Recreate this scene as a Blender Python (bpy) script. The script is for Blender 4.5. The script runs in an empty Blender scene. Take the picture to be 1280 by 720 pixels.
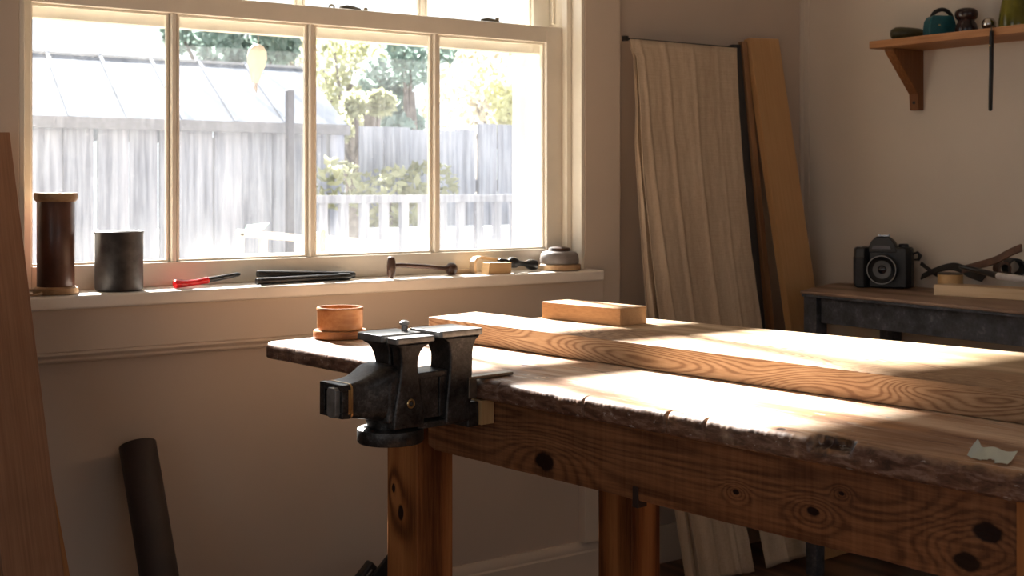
import bpy, bmesh, math, random
from mathutils import Vector, Matrix, noise as mnoise
random.seed(7)
sc = bpy.context.scene
COL = sc.collection
pi = math.pi

# ------------------------------------------------------------------ camera numbers and layout helpers
F = 1616.0; H = 1.2; HZ = 232.0
TH = math.atan2(2290, 1616)
V = (math.cos(TH), math.sin(TH)); R = (math.sin(TH), -math.cos(TH))
def ray(px, py):
    a = (px - 640) / F
    return (V[0] + R[0]*a, V[1] + R[1]*a, (HZ - py) / F)
def PZ(px, py, z):
    d = ray(px, py); t = (z - H) / d[2]; return (d[0]*t, d[1]*t, z)
def PY(px, py, y):
    d = ray(px, py); t = y / d[1]; return (d[0]*t, y, H + d[2]*t)
def PX(px, py, x):
    d = ray(px, py); t = x / d[0]; return (x, d[1]*t, H + d[2]*t)
# workbench frame: u runs along the front edge, n runs to the back edge
BA = math.radians(41.5)
U = (math.sin(BA)*R[0] - math.cos(BA)*V[0], math.sin(BA)*R[1] - math.cos(BA)*V[1])
N = (-U[1], U[0])
BANG = math.atan2(U[1], U[0])
BZ = .85
B0 = PZ(333, 427, BZ)
def fromb(u, n, z): return (B0[0] + U[0]*u + N[0]*n, B0[1] + U[1]*u + N[1]*n, z)
def tob(p):
    x = p[0]-B0[0]; y = p[1]-B0[1]; return (x*U[0]+y*U[1], x*N[0]+y*N[1], p[2])
def PN(px, py, n0):
    d = ray(px, py); k = d[0]*N[0]+d[1]*N[1]; t = (n0 + B0[0]*N[0] + B0[1]*N[1]) / k
    return tob((d[0]*t, d[1]*t, H + d[2]*t))

# ------------------------------------------------------------------ mesh builder
class MB:
    def __init__(s): s.v = []; s.f = []
    def add(s, vs, fs):
        b = len(s.v); s.v += [tuple(v) for v in vs]; s.f += [tuple(i + b for i in f) for f in fs]; return s
    def box(s, x0, x1, y0, y1, z0, z1, M=None):
        vs = [Vector((x, y, z)) for z in (z0, z1) for y in (y0, y1) for x in (x0, x1)]
        if M is not None: vs = [M @ v for v in vs]
        return s.add(vs, [(0,2,3,1),(4,5,7,6),(0,1,5,4),(2,6,7,3),(0,4,6,2),(1,3,7,5)])
    def prism(s, pts, a0, a1, axis='y'):
        """pts: list of 2D points; axis: extrusion axis. y: pts are (x,z); x: (y,z); z: (x,y)"""
        n = len(pts)
        def mk(p, a):
            return (p[0], a, p[1]) if axis == 'y' else ((a, p[0], p[1]) if axis == 'x' else (p[0], p[1], a))
        vs = [mk(p, a0) for p in pts] + [mk(p, a1) for p in pts]
        fs = [(i, (i+1) % n, n + (i+1) % n, n + i) for i in range(n)]
        fs += [tuple(range(n-1, -1, -1)), tuple(range(n, 2*n))]
        return s.add(vs, fs)
    def lathe(s, prof, seg=32, c=(0,0,0), M=None, close=False):
        """prof: (r,z) list around z"""
        vs = []; n = len(prof)
        for r, z in prof:
            for k in range(seg):
                a = 2*pi*k/seg; vs.append(Vector((c[0]+r*math.cos(a), c[1]+r*math.sin(a), c[2]+z)))
        if M is not None: vs = [M @ v for v in vs]
        fs = []
        m = n if close else n-1
        for i in range(m):
            j = (i+1) % n
            for k in range(seg):
                k2 = (k+1) % seg
                fs.append((i*seg+k, i*seg+k2, j*seg+k2, j*seg+k))
        if not close:
            fs.append(tuple(range(seg-1, -1, -1))); fs.append(tuple((n-1)*seg+k for k in range(seg)))
        return s.add(vs, fs)
    def loft(s, rings, cap=True, closed=True):
        n = len(rings[0]); vs = [p for r_ in rings for p in r_]; fs = []
        for i in range(len(rings)-1):
            for k in range(n if closed else n-1):
                k2 = (k+1) % n
                fs.append((i*n+k, i*n+k2, (i+1)*n+k2, (i+1)*n+k))
        if cap and closed:
            fs.append(tuple(range(n-1, -1, -1))); fs.append(tuple((len(rings)-1)*n+k for k in range(n)))
        return s.add(vs, fs)
    def tube(s, pts, rad, seg=14, flat=1.0):
        pts = [Vector(p) for p in pts]; rings = []
        if not isinstance(rad, (list, tuple)): rad = [rad]*len(pts)
        up0 = None
        for i, p in enumerate(pts):
            t = (pts[min(i+1, len(pts)-1)] - pts[max(i-1, 0)]).normalized()
            if up0 is None:
                up0 = Vector((0,0,1)) if abs(t.z) < .9 else Vector((0,1,0))
            a = t.cross(up0).normalized(); b = a.cross(t).normalized(); up0 = b
            rings.append([p + a*math.cos(2*pi*k/seg)*rad[i] + b*math.sin(2*pi*k/seg)*rad[i]*flat for k in range(seg)])
        return s.loft(rings)
    def rotx(s, M): s.v = [tuple(M @ Vector(v)) for v in s.v]; return s

def obj(name, mb, m, parent=None, loc=(0,0,0), rotz=0, rot=None, bevel=0, bseg=2, smooth=True, angle=38, sub=0):
    me = bpy.data.meshes.new(name); me.from_pydata(mb.v, [], mb.f); me.update()
    bm = bmesh.new(); bm.from_mesh(me)
    bmesh.ops.recalc_face_normals(bm, faces=bm.faces)
    for f in bm.faces: f.smooth = smooth
    for e in bm.edges:
        if len(e.link_faces) == 2 and e.calc_face_angle(0) > math.radians(angle): e.smooth = False
    bm.to_mesh(me); bm.free()
    o = bpy.data.objects.new(name, me); COL.objects.link(o)
    o.location = loc; o.rotation_euler = rot if rot is not None else (0, 0, rotz)
    if m is not None: me.materials.append(m)
    if parent is not None: o.parent = parent
    if bevel:
        b = o.modifiers.new('bevel', 'BEVEL'); b.width = bevel; b.segments = bseg; b.limit_method = 'ANGLE'
        b.angle_limit = math.radians(35); b.harden_normals = False
        for e in me.edges: e.use_edge_sharp = False
        w = o.modifiers.new('wn', 'WEIGHTED_NORMAL'); w.keep_sharp = True
    if sub:
        ss = o.modifiers.new('sub', 'SUBSURF'); ss.levels = sub; ss.render_levels = sub
    return o
def tag(o, label, cat, group=None, kind=None):
    o['label'] = label; o['category'] = cat
    if group: o['group'] = group
    if kind: o['kind'] = kind
    return o
def thing(name, label, cat, loc=(0,0,0), rotz=0, rot=None, group=None):
    o = bpy.data.objects.new(name, None); COL.objects.link(o)
    o.location = loc; o.rotation_euler = rot if rot is not None else (0,0,rotz); o.empty_display_size = .05
    return tag(o, label, cat, group)
def struct(name, mb, m, **k):
    o = obj(name, mb, m, **k)
    if k.get('parent') is None: o['kind'] = 'structure'
    return o

# ------------------------------------------------------------------ materials
class NT:
    def __init__(s, name):
        s.m = bpy.data.materials.new(name); s.m.use_nodes = True; s.t = s.m.node_tree
        s.b = s.t.nodes['Principled BSDF']; s.out = s.t.nodes['Material Output']
        s.tc = s.t.nodes.new('ShaderNodeTexCoord')
    def n(s, t): return s.t.nodes.new(t)
    def l(s, a, b): s.t.links.new(a, b)
    def val(s, sock, v):
        if hasattr(v, 'is_linked') or isinstance(v, bpy.types.NodeSocket): s.l(v, sock)
        else: sock.default_value = v
    def math(s, op, a, b=None, clamp=False):
        k = s.n('ShaderNodeMath'); k.operation = op; k.use_clamp = clamp; s.val(k.inputs[0], a)
        if b is not None: s.val(k.inputs[1], b)
        return k.outputs[0]
    def mapping(s, scale, loc=(0,0,0), rot=(0,0,0), src=None):
        k = s.n('ShaderNodeMapping'); k.inputs['Scale'].default_value = scale
        k.inputs['Location'].default_value = loc; k.inputs['Rotation'].default_value = rot
        s.l(src or s.tc.outputs['Object'], k.inputs['Vector']); return k.outputs[0]
    def noise(s, vec, scale, detail=4, rough=.55, dist=0):
        k = s.n('ShaderNodeTexNoise'); k.inputs['Scale'].default_value = scale; k.inputs['Detail'].default_value = detail
        k.inputs['Roughness'].default_value = rough; k.inputs['Distortion'].default_value = dist
        s.l(vec, k.inputs['Vector']); return k.outputs['Fac']
    def ramp(s, fac, stops):
        k = s.n('ShaderNodeValToRGB'); e = k.color_ramp.elements
        while len(e) < len(stops): e.new(.5)
        for i, (p, c) in enumerate(stops):
            e[i].position = p; e[i].color = (*c, 1) if len(c) == 3 else c
        s.l(fac, k.inputs[0]); return k.outputs[0]
    def mix(s, fac, a, b, mode='MIX'):
        k = s.n('ShaderNodeMix'); k.data_type = 'RGBA'; k.blend_type = mode
        s.val(k.inputs[0], fac)
        for i, c in ((6, a), (7, b)):
            if isinstance(c, tuple): c = (*c, 1) if len(c) == 3 else c
            s.val(k.inputs[i], c)
        return k.outputs[2]
    def bump(s, h, strength=.2, dist=.002):
        k = s.n('ShaderNodeBump'); k.inputs['Strength'].default_value = strength; k.inputs['Distance'].default_value = dist
        s.l(h, k.inputs['Height']); s.l(k.outputs[0], s.b.inputs['Normal']); return k
    def xyz(s, src=None):
        k = s.n('ShaderNodeSeparateXYZ'); s.l(src or s.tc.outputs['Object'], k.inputs[0]); return k.outputs
    def step(s, v, a, b):
        k = s.n('ShaderNodeMapRange'); k.interpolation_type = 'SMOOTHSTEP'; s.l(v, k.inputs[0])
        k.inputs[1].default_value = a; k.inputs[2].default_value = b; return k.outputs[0]

def plain(name, c, rough=.5, metal=0, var=.12, scale=30, bump=0, spec=.5, trans=0, ior=1.45):
    t = NT(name)
    n = t.noise(t.mapping((1,1,1)), scale, 5)
    a = tuple(x*(1-var) for x in c); b = tuple(min(1, x*(1+var)) for x in c)
    t.l(t.ramp(n, [(.3, a), (.7, b)]), t.b.inputs['Base Color'])
    t.b.inputs['Roughness'].default_value = rough; t.b.inputs['Metallic'].default_value = metal
    t.b.inputs['Specular IOR Level'].default_value = spec
    if trans: t.b.inputs['Transmission Weight'].default_value = trans; t.b.inputs['IOR'].default_value = ior
    if bump: t.bump(n, bump, .002)
    return t.m

def wood(name, cols, axis='x', ring=26, fine=70, stretch=.06, rough=.55, bump=.25, knots_and_shade=(), figure=1.0, seed=0, sawn=0, spec=.3, dirt=None, keep=False, sharp=0, rw=.38):
    """cols: dark, mid, light. knots: (x,y,z,radius) in object space"""
    t = NT(name)
    st = {'x': (stretch,1,1), 'y': (1,stretch,1), 'z': (1,1,stretch)}[axis]
    base = t.mapping(st, loc=(seed*1.7, seed*.9, seed*2.3))
    low = t.noise(base, 3.2*figure, 2, .5, .6)
    acc = low
    darkk = None
    for (kx, ky, kz, kr) in knots_and_shade:
        k = t.n('ShaderNodeVectorMath'); k.operation = 'SUBTRACT'; t.l(t.tc.outputs['Object'], k.inputs[0]); k.inputs[1].default_value = (kx, ky, kz)
        sc_ = t.n('ShaderNodeVectorMath'); sc_.operation = 'MULTIPLY'; t.l(k.outputs[0], sc_.inputs[0])
        s3 = {'x': (.62,1,1), 'y': (1,.62,1), 'z': (1,1,.62)}[axis]
        sc_.inputs[1].default_value = tuple(v/kr for v in s3)
        wob = t.n('ShaderNodeVectorMath'); wob.operation = 'LENGTH'; t.l(sc_.outputs[0], wob.inputs[0])
        d = wob.outputs['Value']
        d = t.math('ADD', d, t.math('MULTIPLY', t.math('SUBTRACT', t.noise(t.mapping((1,1,1)), 60, 2), .5), .5))
        g = t.math('POWER', 2.718, t.math('MULTIPLY', t.math('MULTIPLY', d, d), -.09))
        acc = t.math('ADD', acc, t.math('MULTIPLY', g, .075))
        m = t.math('SUBTRACT', 1, t.step(d, .75, 1.1))
        darkk = m if darkk is None else t.math('MAXIMUM', darkk, m)
    rings = t.math('ADD', t.math('MULTIPLY', t.math('SINE', t.math('MULTIPLY', acc, ring*6.28/3)), .5), .5)
    if sharp: rings = t.math('SUBTRACT', 1, t.math('POWER', rings, sharp))
    fst = {'x': (stretch*.6,1,1), 'y': (1,stretch*.6,1), 'z': (1,1,stretch*.6)}[axis]
    fn = t.noise(t.mapping(fst, loc=(seed, 2*seed, 0)), fine*2.2, 4, .65)
    broad = t.noise(t.mapping((1,1,1), loc=(seed, 0, seed)), 5, 3)
    fac = t.math('ADD', t.math('MULTIPLY', rings, rw), t.math('ADD', t.math('MULTIPLY', fn, .5), t.math('MULTIPLY', broad, .25)))
    col = t.ramp(fac, [(.36, cols[0]), (.56, cols[1]), (.78, cols[2])])
    if sawn:
        st2 = {'x': (1,.05,.05), 'y': (.05,1,.05), 'z': (.05,.05,1)}[axis]
        sw = t.noise(t.mapping(st2, rot=(0,.12,0)), 130, 2)
        col = t.mix(sawn, col, t.ramp(sw, [(.35, tuple(c*.55 for c in cols[1])), (.65, cols[2])]))
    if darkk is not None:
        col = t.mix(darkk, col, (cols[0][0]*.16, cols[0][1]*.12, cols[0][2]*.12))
    t.l(col, t.b.inputs['Base Color'])
    t.b.inputs['Roughness'].default_value = rough; t.b.inputs['Specular IOR Level'].default_value = spec
    h = t.math('ADD', t.math('MULTIPLY', fn, .7), t.math('MULTIPLY', rings, .3))
    if darkk is not None: h = t.math('SUBTRACT', h, t.math('MULTIPLY', darkk, .8))
    t.bump(h, bump, .0012)
    if keep: t.col = col; return t
    return t.m

def wall_mat(name, c, rough=.75):
    t = NT(name)
    n1 = t.noise(t.mapping((1,1,1)), 2.2, 4); n2 = t.noise(t.mapping((1,1,1)), 90, 3)
    c2 = tuple(x*.93 for x in c)
    t.l(t.ramp(n1, [(.35, c2), (.65, c)]), t.b.inputs['Base Color'])
    t.b.inputs['Roughness'].default_value = rough; t.b.inputs['Specular IOR Level'].default_value = .25
    t.bump(t.math('ADD', t.math('MULTIPLY', n2, .3), n1), .15, .003)
    return t.m

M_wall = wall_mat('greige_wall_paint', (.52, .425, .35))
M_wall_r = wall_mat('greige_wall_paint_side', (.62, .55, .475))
M_ceil = wall_mat('white_ceiling', (.75, .72, .68))
M_trim = wall_mat('cream_gloss_trim', (.60, .50, .41), .45)
M_sash = plain('cream_sash_paint', (.74, .68, .58), .35, var=.05, scale=12, bump=.05)
M_sill = plain('cream_sill_paint', (.74, .67, .59), .38, var=.07, scale=9, bump=.06)
M_floor = wood('dark_floorboards', ((.05,.025,.015),(.11,.06,.035),(.17,.1,.06)), 'y', rough=.4)

# ------------------------------------------------------------------ room shell
RX = 3.435; WY = 3.1; LX = -3.0; BY = -3.4; CZ = 2.7; WT = .28
OX0, OX1, OZ0, OZ1 = .785, 2.435, .90, 2.16
w = MB()
for (x0, x1, z0, z1) in ((LX-.2, OX0, -.0, CZ), (OX1, RX+.2, 0, CZ), (OX0, OX1, 0, OZ0), (OX0, OX1, OZ1, CZ)):
    w.box(x0, x1, WY, WY+WT, z0, z1)
struct('wall_window', w, M_wall)
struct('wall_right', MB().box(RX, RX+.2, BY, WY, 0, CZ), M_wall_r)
# left and back walls, out of view; their openings are added to let in fill light
w = MB(); w.box(LX-.2, LX, BY, -2.4, 0, CZ); w.box(LX-.2, LX, .9, WY, 0, CZ); w.box(LX-.2, LX, -2.4, .9, 2.5, CZ); w.box(LX-.2, LX, -2.4, .9, 0, .85)
struct('wall_left', w, M_wall)
w = MB(); w.box(LX-.2, -.3, BY-.2, BY, 0, CZ); w.box(2.2, RX+.2, BY-.2, BY, 0, CZ); w.box(-.3, 2.2, BY-.2, BY, 2.3, CZ); w.box(-.3, 2.2, BY-.2, BY, 0, 1.1)
struct('wall_back', w, M_wall)
struct('floor', MB().box(LX-.2, RX+.2, BY-.2, WY+WT, -.12, 0), M_floor)
struct('ceiling', MB().box(LX-.2, RX+.2, BY-.2, WY+WT, CZ, CZ+.15), M_ceil)
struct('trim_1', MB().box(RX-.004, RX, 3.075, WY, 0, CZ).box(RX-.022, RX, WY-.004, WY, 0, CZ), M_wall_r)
b = MB().prism([(WY, 0), (WY, .116), (WY-.01, .116), (WY-.018, .1), (WY-.018, 0)], 2.585, RX, 'x')
b.prism([(WY, 0), (WY, .116), (WY-.008, .116), (WY-.018, .1), (WY-.018, .09), (WY-.022, .085), (WY-.022, 0)], LX, 2.585, 'x')
struct('baseboard_window', b, M_trim)
struct('baseboard_right', MB().prism([(RX, 0), (RX, .116), (RX-.01, .116), (RX-.018, .1), (RX-.018, 0)], BY, WY-.02, 'y'), M_trim)

# casing boards either side, apron below
c = MB(); c.box(OX1, 2.575, 3.068, WY, .116, OZ1+.13); 
struct('trim_2', c, M_trim, bevel=.003)
c = MB(); c.box(OX0-.14, OX0, 3.068, WY, .116, OZ1+.13); c.box(OX0, OX1, 3.068, WY, OZ1, OZ1+.13)
struct('trim_3', c, M_trim, bevel=.003)
c = MB(); c.box(.60, 2.50, 3.058, 3.1, .812, .915)
c.prism([(3.1, .812), (3.056, .812), (3.052, .806), (3.062, .797), (3.062, .792), (3.068, .786), (3.1, .786)], .58, 2.52, 'x')
struct('trim_4', c, M_trim, bevel=.002)
# window stool
c = MB().box(.60, 2.455, 2.998, 3.075, .916, .948).box(OX0, OX1, 3.07, 3.2, .916, .948)
struct('trim_5', c, M_sill, bevel=.006, bseg=3)

# ------------------------------------------------------------------ window
win = bpy.data.objects.new('window_1', None); COL.objects.link(win); win['kind'] = 'structure'
j = MB()
j.box(OX1-.012, OX1, 3.07, WY+WT, .948, OZ1); j.box(OX0, OX0+.012, 3.07, WY+WT, .948, OZ1); j.box(OX0, OX1, 3.07, WY+WT, OZ1-.012, OZ1)
j.box(OX1-.03, OX1-.012, 3.118, 3.143, .948, OZ1); j.box(OX0+.012, OX0+.016, 3.118, 3.143, .948, OZ1)   # inner stops
j.box(OX1-.022, OX1-.012, 3.2, 3.212, 1.7, OZ1)
j.box(OX0, OX1, 3.2, 3.45, .86, .948)      # outer sill
j.box(OX1-.035, OX1+.07, WY+WT-.02, WY+WT+.02, .948, OZ1+.05); j.box(OX0-.07, OX0+.012, WY+WT-.02, WY+WT+.02, .948, OZ1+.05)
obj('jamb', j, M_sash, win, bevel=.002)
MU = [1.182, 1.565, 1.958]
def sash(name, y0, y1, z0, z1, gz0, gz1, rt):
    x0, x1 = OX0+.012, OX1-.024
    gx0, gx1 = .832, 2.349
    s = MB()
    s.box(x0, gx0, y0, y1, z0, z1); s.box(gx1, x1, y0, y1, z0, z1)
    s.box(gx0, gx1, y0, y1, z0, gz0); s.box(gx0, gx1, y0, y1, gz1, z1)
    o = obj(name, s, M_sash, win, bevel=.0025)
    ym = (y0+y1)/2
    for mx in MU:
        m = MB()
        m.prism([(mx-.011, y1-.004), (mx-.011, ym+.002), (mx-.005, y0+.004), (mx+.005, y0+.004), (mx+.011, ym+.002), (mx+.011, y1-.004)], gz0, gz1, 'z')
        obj('muntin', m, M_sash, o, bevel=.0015)
    # putty bead around each light
    bd = MB(); xs = [gx0] + MU + [gx1]
    for i in range(4):
        a = xs[i] + (.0 if i == 0 else .011); c_ = xs[i+1] - (0 if i == 3 else .011); t_ = .006
        bd.box(a, c_, ym-.006, ym+.004, gz0, gz0+t_); bd.box(a, c_, ym-.006, ym+.004, gz1-t_, gz1)
        bd.box(a, a+t_, ym-.006, ym+.004, gz0+t_, gz1-t_); bd.box(c_-t_, c_, ym-.006, ym+.004, gz0+t_, gz1-t_)
    obj('glazing_bead', bd, M_sash, o)
    for i in range(4):
        g = MB().box(xs[i]+.001, xs[i+1]-.001, ym+.005, ym+.008, gz0+.001, gz1-.001)
        obj('pane', g, M_glass, o)
    return o
# dusty glass: clear glass with a thin film of dust and grime thicker near the edges
t = NT('dusty_window_glass')
gn = t.n('ShaderNodeNewGeometry')
cl = t.noise(t.mapping((1,1,1)), 5, 5, .6); sp = t.noise(t.mapping((1,1,1)), 220, 2, .5); st_ = t.noise(t.mapping((9,1,1.2)), 10, 4, .6)
spk = t.step(sp, .64, .78); x, y, z = t.xyz()
low = t.math('MULTIPLY', t.math('SUBTRACT', 1, t.step(z, 1.0, 1.13)), .015)
film = t.math('ADD', t.math('MULTIPLY', t.step(cl, .3, .75), .008), t.math('ADD', t.math('MULTIPLY', spk, .06), t.math('MULTIPLY', t.step(st_, .45, .8), .008)))
film = t.math('ADD', t.math('ADD', film, .006), t.math('MULTIPLY', low, t.step(cl, .2, .7)))
tr = t.n('ShaderNodeBsdfTransparent'); tr.inputs[0].default_value = (.97, .985, 1, 1)
tl = t.n('ShaderNodeBsdfTranslucent'); tl.inputs[0].default_value = (.85, .87, .9, 1)
gl = t.n('ShaderNodeBsdfGlossy'); gl.inputs['Roughness'].default_value = .04
mx = t.n('ShaderNodeMixShader'); t.l(film, mx.inputs[0]); t.l(tr.outputs[0], mx.inputs[1]); t.l(tl.outputs[0], mx.inputs[2])
m2 = t.n('ShaderNodeMixShader'); m2.inputs[0].default_value = .03; t.l(mx.outputs[0], m2.inputs[1]); t.l(gl.outputs[0], m2.inputs[2])
t.l(m2.outputs[0], t.out.inputs['Surface']); M_glass = t.m
sash('lower_sash', 3.145, 3.185, .948, 1.683, 1.008, 1.634, 0)
sash('upper_sash', 3.215, 3.25, 1.606, 2.148, 1.68, 2.11, 0)
M_brass_old = plain('dark_old_brass', (.14, .12, .09), .45, .8, .3, 60)
def latch(x, parts):
    t_ = thing('sash_latch', parts[0], 'latch', (x, 3.178, 1.683))
    obj('base_plate', MB().box(-.035, .035, -.012, .012, 0, .003), M_brass_old, t_, bevel=.001)
    obj('lever', MB().tube([(-.03,0,.006),(-.01,-.002,.010),(.012,0,.009),(.034,0,.005)], [.004,.0055,.005,.004], 10), M_brass_old, t_)
    if parts[1]:
        obj('knob', MB().lathe([(.002,0),(.004,.002),(.007,.007),(.005,.012),(.001,.013)], 16, (.05,0,0)), M_brass_old, t_)
        obj('hook', MB().tube([(-.055+.007*math.cos(a), 0, .006+.006*math.sin(a)) for a in [pi*i/8-.3 for i in range(11)]], .003, 8), M_brass_old, t_)
    else:
        obj('knob', MB().lathe([(.002,0),(.005,.003),(.007,.010),(.001,.014)], 16, (.028,0,.006)), M_brass_old, t_)
latch(PY(437, 12, 3.178)[0], ('dark metal sash fastener with knob and hook on the meeting rail above the third pane', True))
latch(PY(612, 28, 3.178)[0], ('small dark metal catch on the meeting rail near the right end of the window', False))

# ------------------------------------------------------------------ workbench
k1 = PN(681, 577, .03); k2 = PN(1235, 665, .03); k3 = PN(1208, 702, .03); k4 = PN(1016, 639, .03); k5 = PN(920, 615, .03); k6 = PN(1052, 617, .03)
APC = ((.085,.030,.012), (.27,.115,.048), (.44,.225,.11))
M_apron = wood('reddish_pine_apron', APC, 'x', ring=150, fine=95, stretch=.06, rough=.5, bump=.7, figure=1.0, sawn=.16, sharp=2, rw=.13,
    knots_and_shade=((k1[0],.03,k1[2],.017),(k2[0],.03,k2[2],.014),(k3[0],.03,k3[2],.013),(k4[0],.03,k4[2],.007),(k5[0],.03,k5[2],.004),(k6[0],.03,k6[2],.003)))
l1 = PN(492, 610, .018); l2 = PN(501, 641, .018)
LGC = ((.10,.028,.007), (.27,.095,.027), (.42,.17,.055))
M_leg = wood('orange_pine_leg', LGC, 'z', ring=34, fine=75, stretch=.08, rough=.45, bump=.5, knots_and_shade=((l1[0],.018,l1[2],.006),(l2[0],.018,l2[2],.010)), seed=3)
M_leg2 = wood('orange_pine_leg_plain', LGC, 'z', ring=22, fine=55, stretch=.09, rough=.45, bump=.4, seed=5)

def bench_top_mat():
    cols = ((.25,.125,.07), (.52,.33,.21), (.74,.57,.42))
    t = wood('worn_bench_top', cols, 'x', ring=14, fine=60, stretch=.09, rough=.5, bump=.5, seed=9, spec=.45, keep=True,
        knots_and_shade=[(*PZB(660,457)[:2], 0, .011), (*PZB(656,468)[:2], 0, .004), (*PZB(675,472)[:2], 0, .003), (*PZB(684,472)[:2], 0, .003), ((ch0+ch1)/2, .014, -.010, .024), (*PZB(840,516)[:2], 0, .004), (*PZB(977,536)[:2], 0, .005)])  # the entry at the chip paints shade into its hollow
    col = t.col
    P = t.mapping((.3,1,1)); 
    a = t.step(t.noise(P, 16, 5, .6, .4), .52, .66)
    col = t.mix(t.math('MULTIPLY', a, .6), col, (.52,.26,.11))
    a = t.step(t.noise(t.mapping((.2,1,1), loc=(3,1,0)), 30, 5, .7, .5), .56, .68)
    col = t.mix(t.math('MULTIPLY', a, .65), col, (.75,.66,.55))
    a = t.step(t.noise(t.mapping((.18,1,1), loc=(7,4,0)), 38, 5, .7, .3), .57, .66)
    col = t.mix(t.math('MULTIPLY', a, .75), col, (.16,.07,.045))
    a = t.step(t.noise(t.mapping((.7,1,1), loc=(1,9,0)), 34, 3, .5), .70, .73)
    col = t.mix(t.math('MULTIPLY', a, .7), col, (.40,.42,.46))
    a = t.step(t.noise(t.mapping((1,1,1), loc=(4,2,5)), 190, 2, .5), .68, .75)
    col = t.mix(t.math('MULTIPLY', a, .45), col, (.08,.04,.03))
    # the handled front edge is dark with grime, old glue and paint
    x, y, z = t.xyz()
    e = t.math('ADD', y, t.math('MULTIPLY', t.math('SUBTRACT', t.noise(t.mapping((1,1,1)), 25, 4), .5), .035))
    g = t.math('SUBTRACT', 1, t.step(e, .001, .013))
    gcol = t.ramp(t.noise(t.mapping((.5,1,1.6)), 55, 6, .7, .5), [(.36, (.03,.014,.010)), (.5, (.13,.058,.036)), (.62, (.27,.17,.13)), (.7, (.15,.075,.045))])
    fl = t.step(t.noise(t.mapping((.8,1,1), loc=(2,2,2)), 70, 3, .6), .63, .68)
    gcol = t.mix(t.math('MULTIPLY', fl, .7), gcol, (.55,.5,.47))
    col = t.mix(t.math('MULTIPLY', g, .9), col, gcol)
    t.l(col, t.b.inputs['Base Color'])
    rr = t.ramp(t.noise(t.mapping((.5,1,1)), 18, 4), [(.3, (.34,)*3), (.7, (.62,)*3)])
    t.l(rr, t.b.inputs['Roughness'])
    return t.m
def PZB(px, py):
    q = tob(PZ(px, py, BZ)); return (q[0], q[1], 0)

bench = thing('workbench', 'old heavy pine workbench with worn paint-stained top and reddish knotty apron', 'workbench', fromb(0,0,0), BANG)
# top slab: rounded, chipped, cracked front edge
BL, BW, BT = 2.02, .74, .038
cracks = [(PN(728,510,0)[0], .008, .0016), (PN(832,533,0)[0], .009, .0022), (PN(880,545,0)[0], .006, .002), (PN(622,487,0)[0], .003, .0015)]
ch0, ch1 = PN(1008,562,0)[0], PN(1066,575,0)[0]
def edge_off(u):
    o = .0035*mnoise.noise(Vector((u*6, 0, 0))) + .0010*mnoise.noise(Vector((u*40, 3, 0))) + .0004*mnoise.noise(Vector((u*160, 5, 0)))
    for cu, dp, wd in cracks: o += dp*math.exp(-((u-cu)/wd)**2)
    return o
def chip(u):
    if u < ch0-.02 or u > ch1+.02: return 0
    m_ = (ch0+ch1)/2; h_ = (ch1-ch0)/2
    return max(0, 1-abs((u-m_)/h_)**3) * (.8+.5*mnoise.noise(Vector((u*90, 1, 2))))
rings = []; NU = 1300
for i in range(NU+1):
    u = BL*i/NU
    eo = edge_off(u); wav = .0012*mnoise.noise(Vector((u*4, 7, 1))); c_ = chip(u)
    dn = .006*mnoise.noise(Vector((u*6, 11, 2)))
    wear = .004 + .004*max(0, mnoise.noise(Vector((u*14, 4, 8)))) 
    rg = [(u, BW, BZ-BT), (u, BW, BZ-.003), (u, BW-.004, BZ), (u, .30, BZ), (u, .08, BZ), (u, .035+eo*.2+c_*.004, BZ+wav*.5-c_*.0005), (u, .018+eo*.6+c_*.016, BZ-.0006+wav-c_*.003)]
    for k, a in enumerate((.18, .45, .75, 1.05, 1.4)):
        rr_ = .011 + wear*.6
        rough_ = .0004*mnoise.noise(Vector((u*120, k*.6, 5)))
        rg.append((u, eo + rr_ - rr_*math.sin(a) + rough_ + c_*(.026, .030, .030, .026, .014)[k], BZ - (rr_ - rr_*math.cos(a)) - wear*.3 + rough_ - c_*(.006, .010, .012, .010, .006)[k]))
    for k, f_ in enumerate((.42, .58, .74, .88)):
        rough_ = .0009*mnoise.noise(Vector((u*30, k*.6+20, 5))) + .0006*mnoise.noise(Vector((u*140, k*.9, 9)))
        rg.append((u, eo*.8 + rough_ + (c_*.016 if k == 0 else 0), BZ - BT*f_))
    rg.append((u, eo*.6+.002, BZ-BT+.003+dn*.1)); rg.append((u, eo*.6+.006, BZ-BT))
    rings.append(rg)
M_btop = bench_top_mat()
tp = MB().loft(rings)
# material coordinates are measured from the top surface
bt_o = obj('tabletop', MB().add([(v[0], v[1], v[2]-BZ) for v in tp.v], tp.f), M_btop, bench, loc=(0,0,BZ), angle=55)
ap = MB()
rings = []
nu = 260
for i in range(nu+1):
    u = .553 + (1.75-.553)*i/nu
    zb = .690 + .0016*mnoise.noise(Vector((u*12, 1, 0))) + .0008*mnoise.noise(Vector((u*60, 1, 0)))
    fr = .030 + .0006*mnoise.noise(Vector((u*40, 3, 3)))
    if i < 4: zb += .006*(1-i/4.)
    rings.append([(u, .055, .812), (u, .055, zb), (u, fr+.002, zb), (u, fr, zb+.003), (u, fr, .75), (u, fr, .812)])
obj('apron', ap.loft(rings), M_apron, bench)
pk = PN(795, 617, .03)[0]
obj('notch_block', MB().box(pk-.006, pk+.006, .0275, .05, .678, .712), plain('notch_shade', (.03,.012,.007), .7), bench, bevel=.001)  # dark block set in the apron to stand for a shaded notch
for (u0, n0, m) in ((.434, .018, M_leg), (.55, .50, M_leg2), (1.752, .018, M_leg2), (1.752, .55, M_leg2)):
    wv = .098 if n0 < .1 else .10
    lo = obj('leg', MB().box(u0, u0+wv, n0, n0+.09, 0, .812), m, bench, bevel=.0025)
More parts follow.
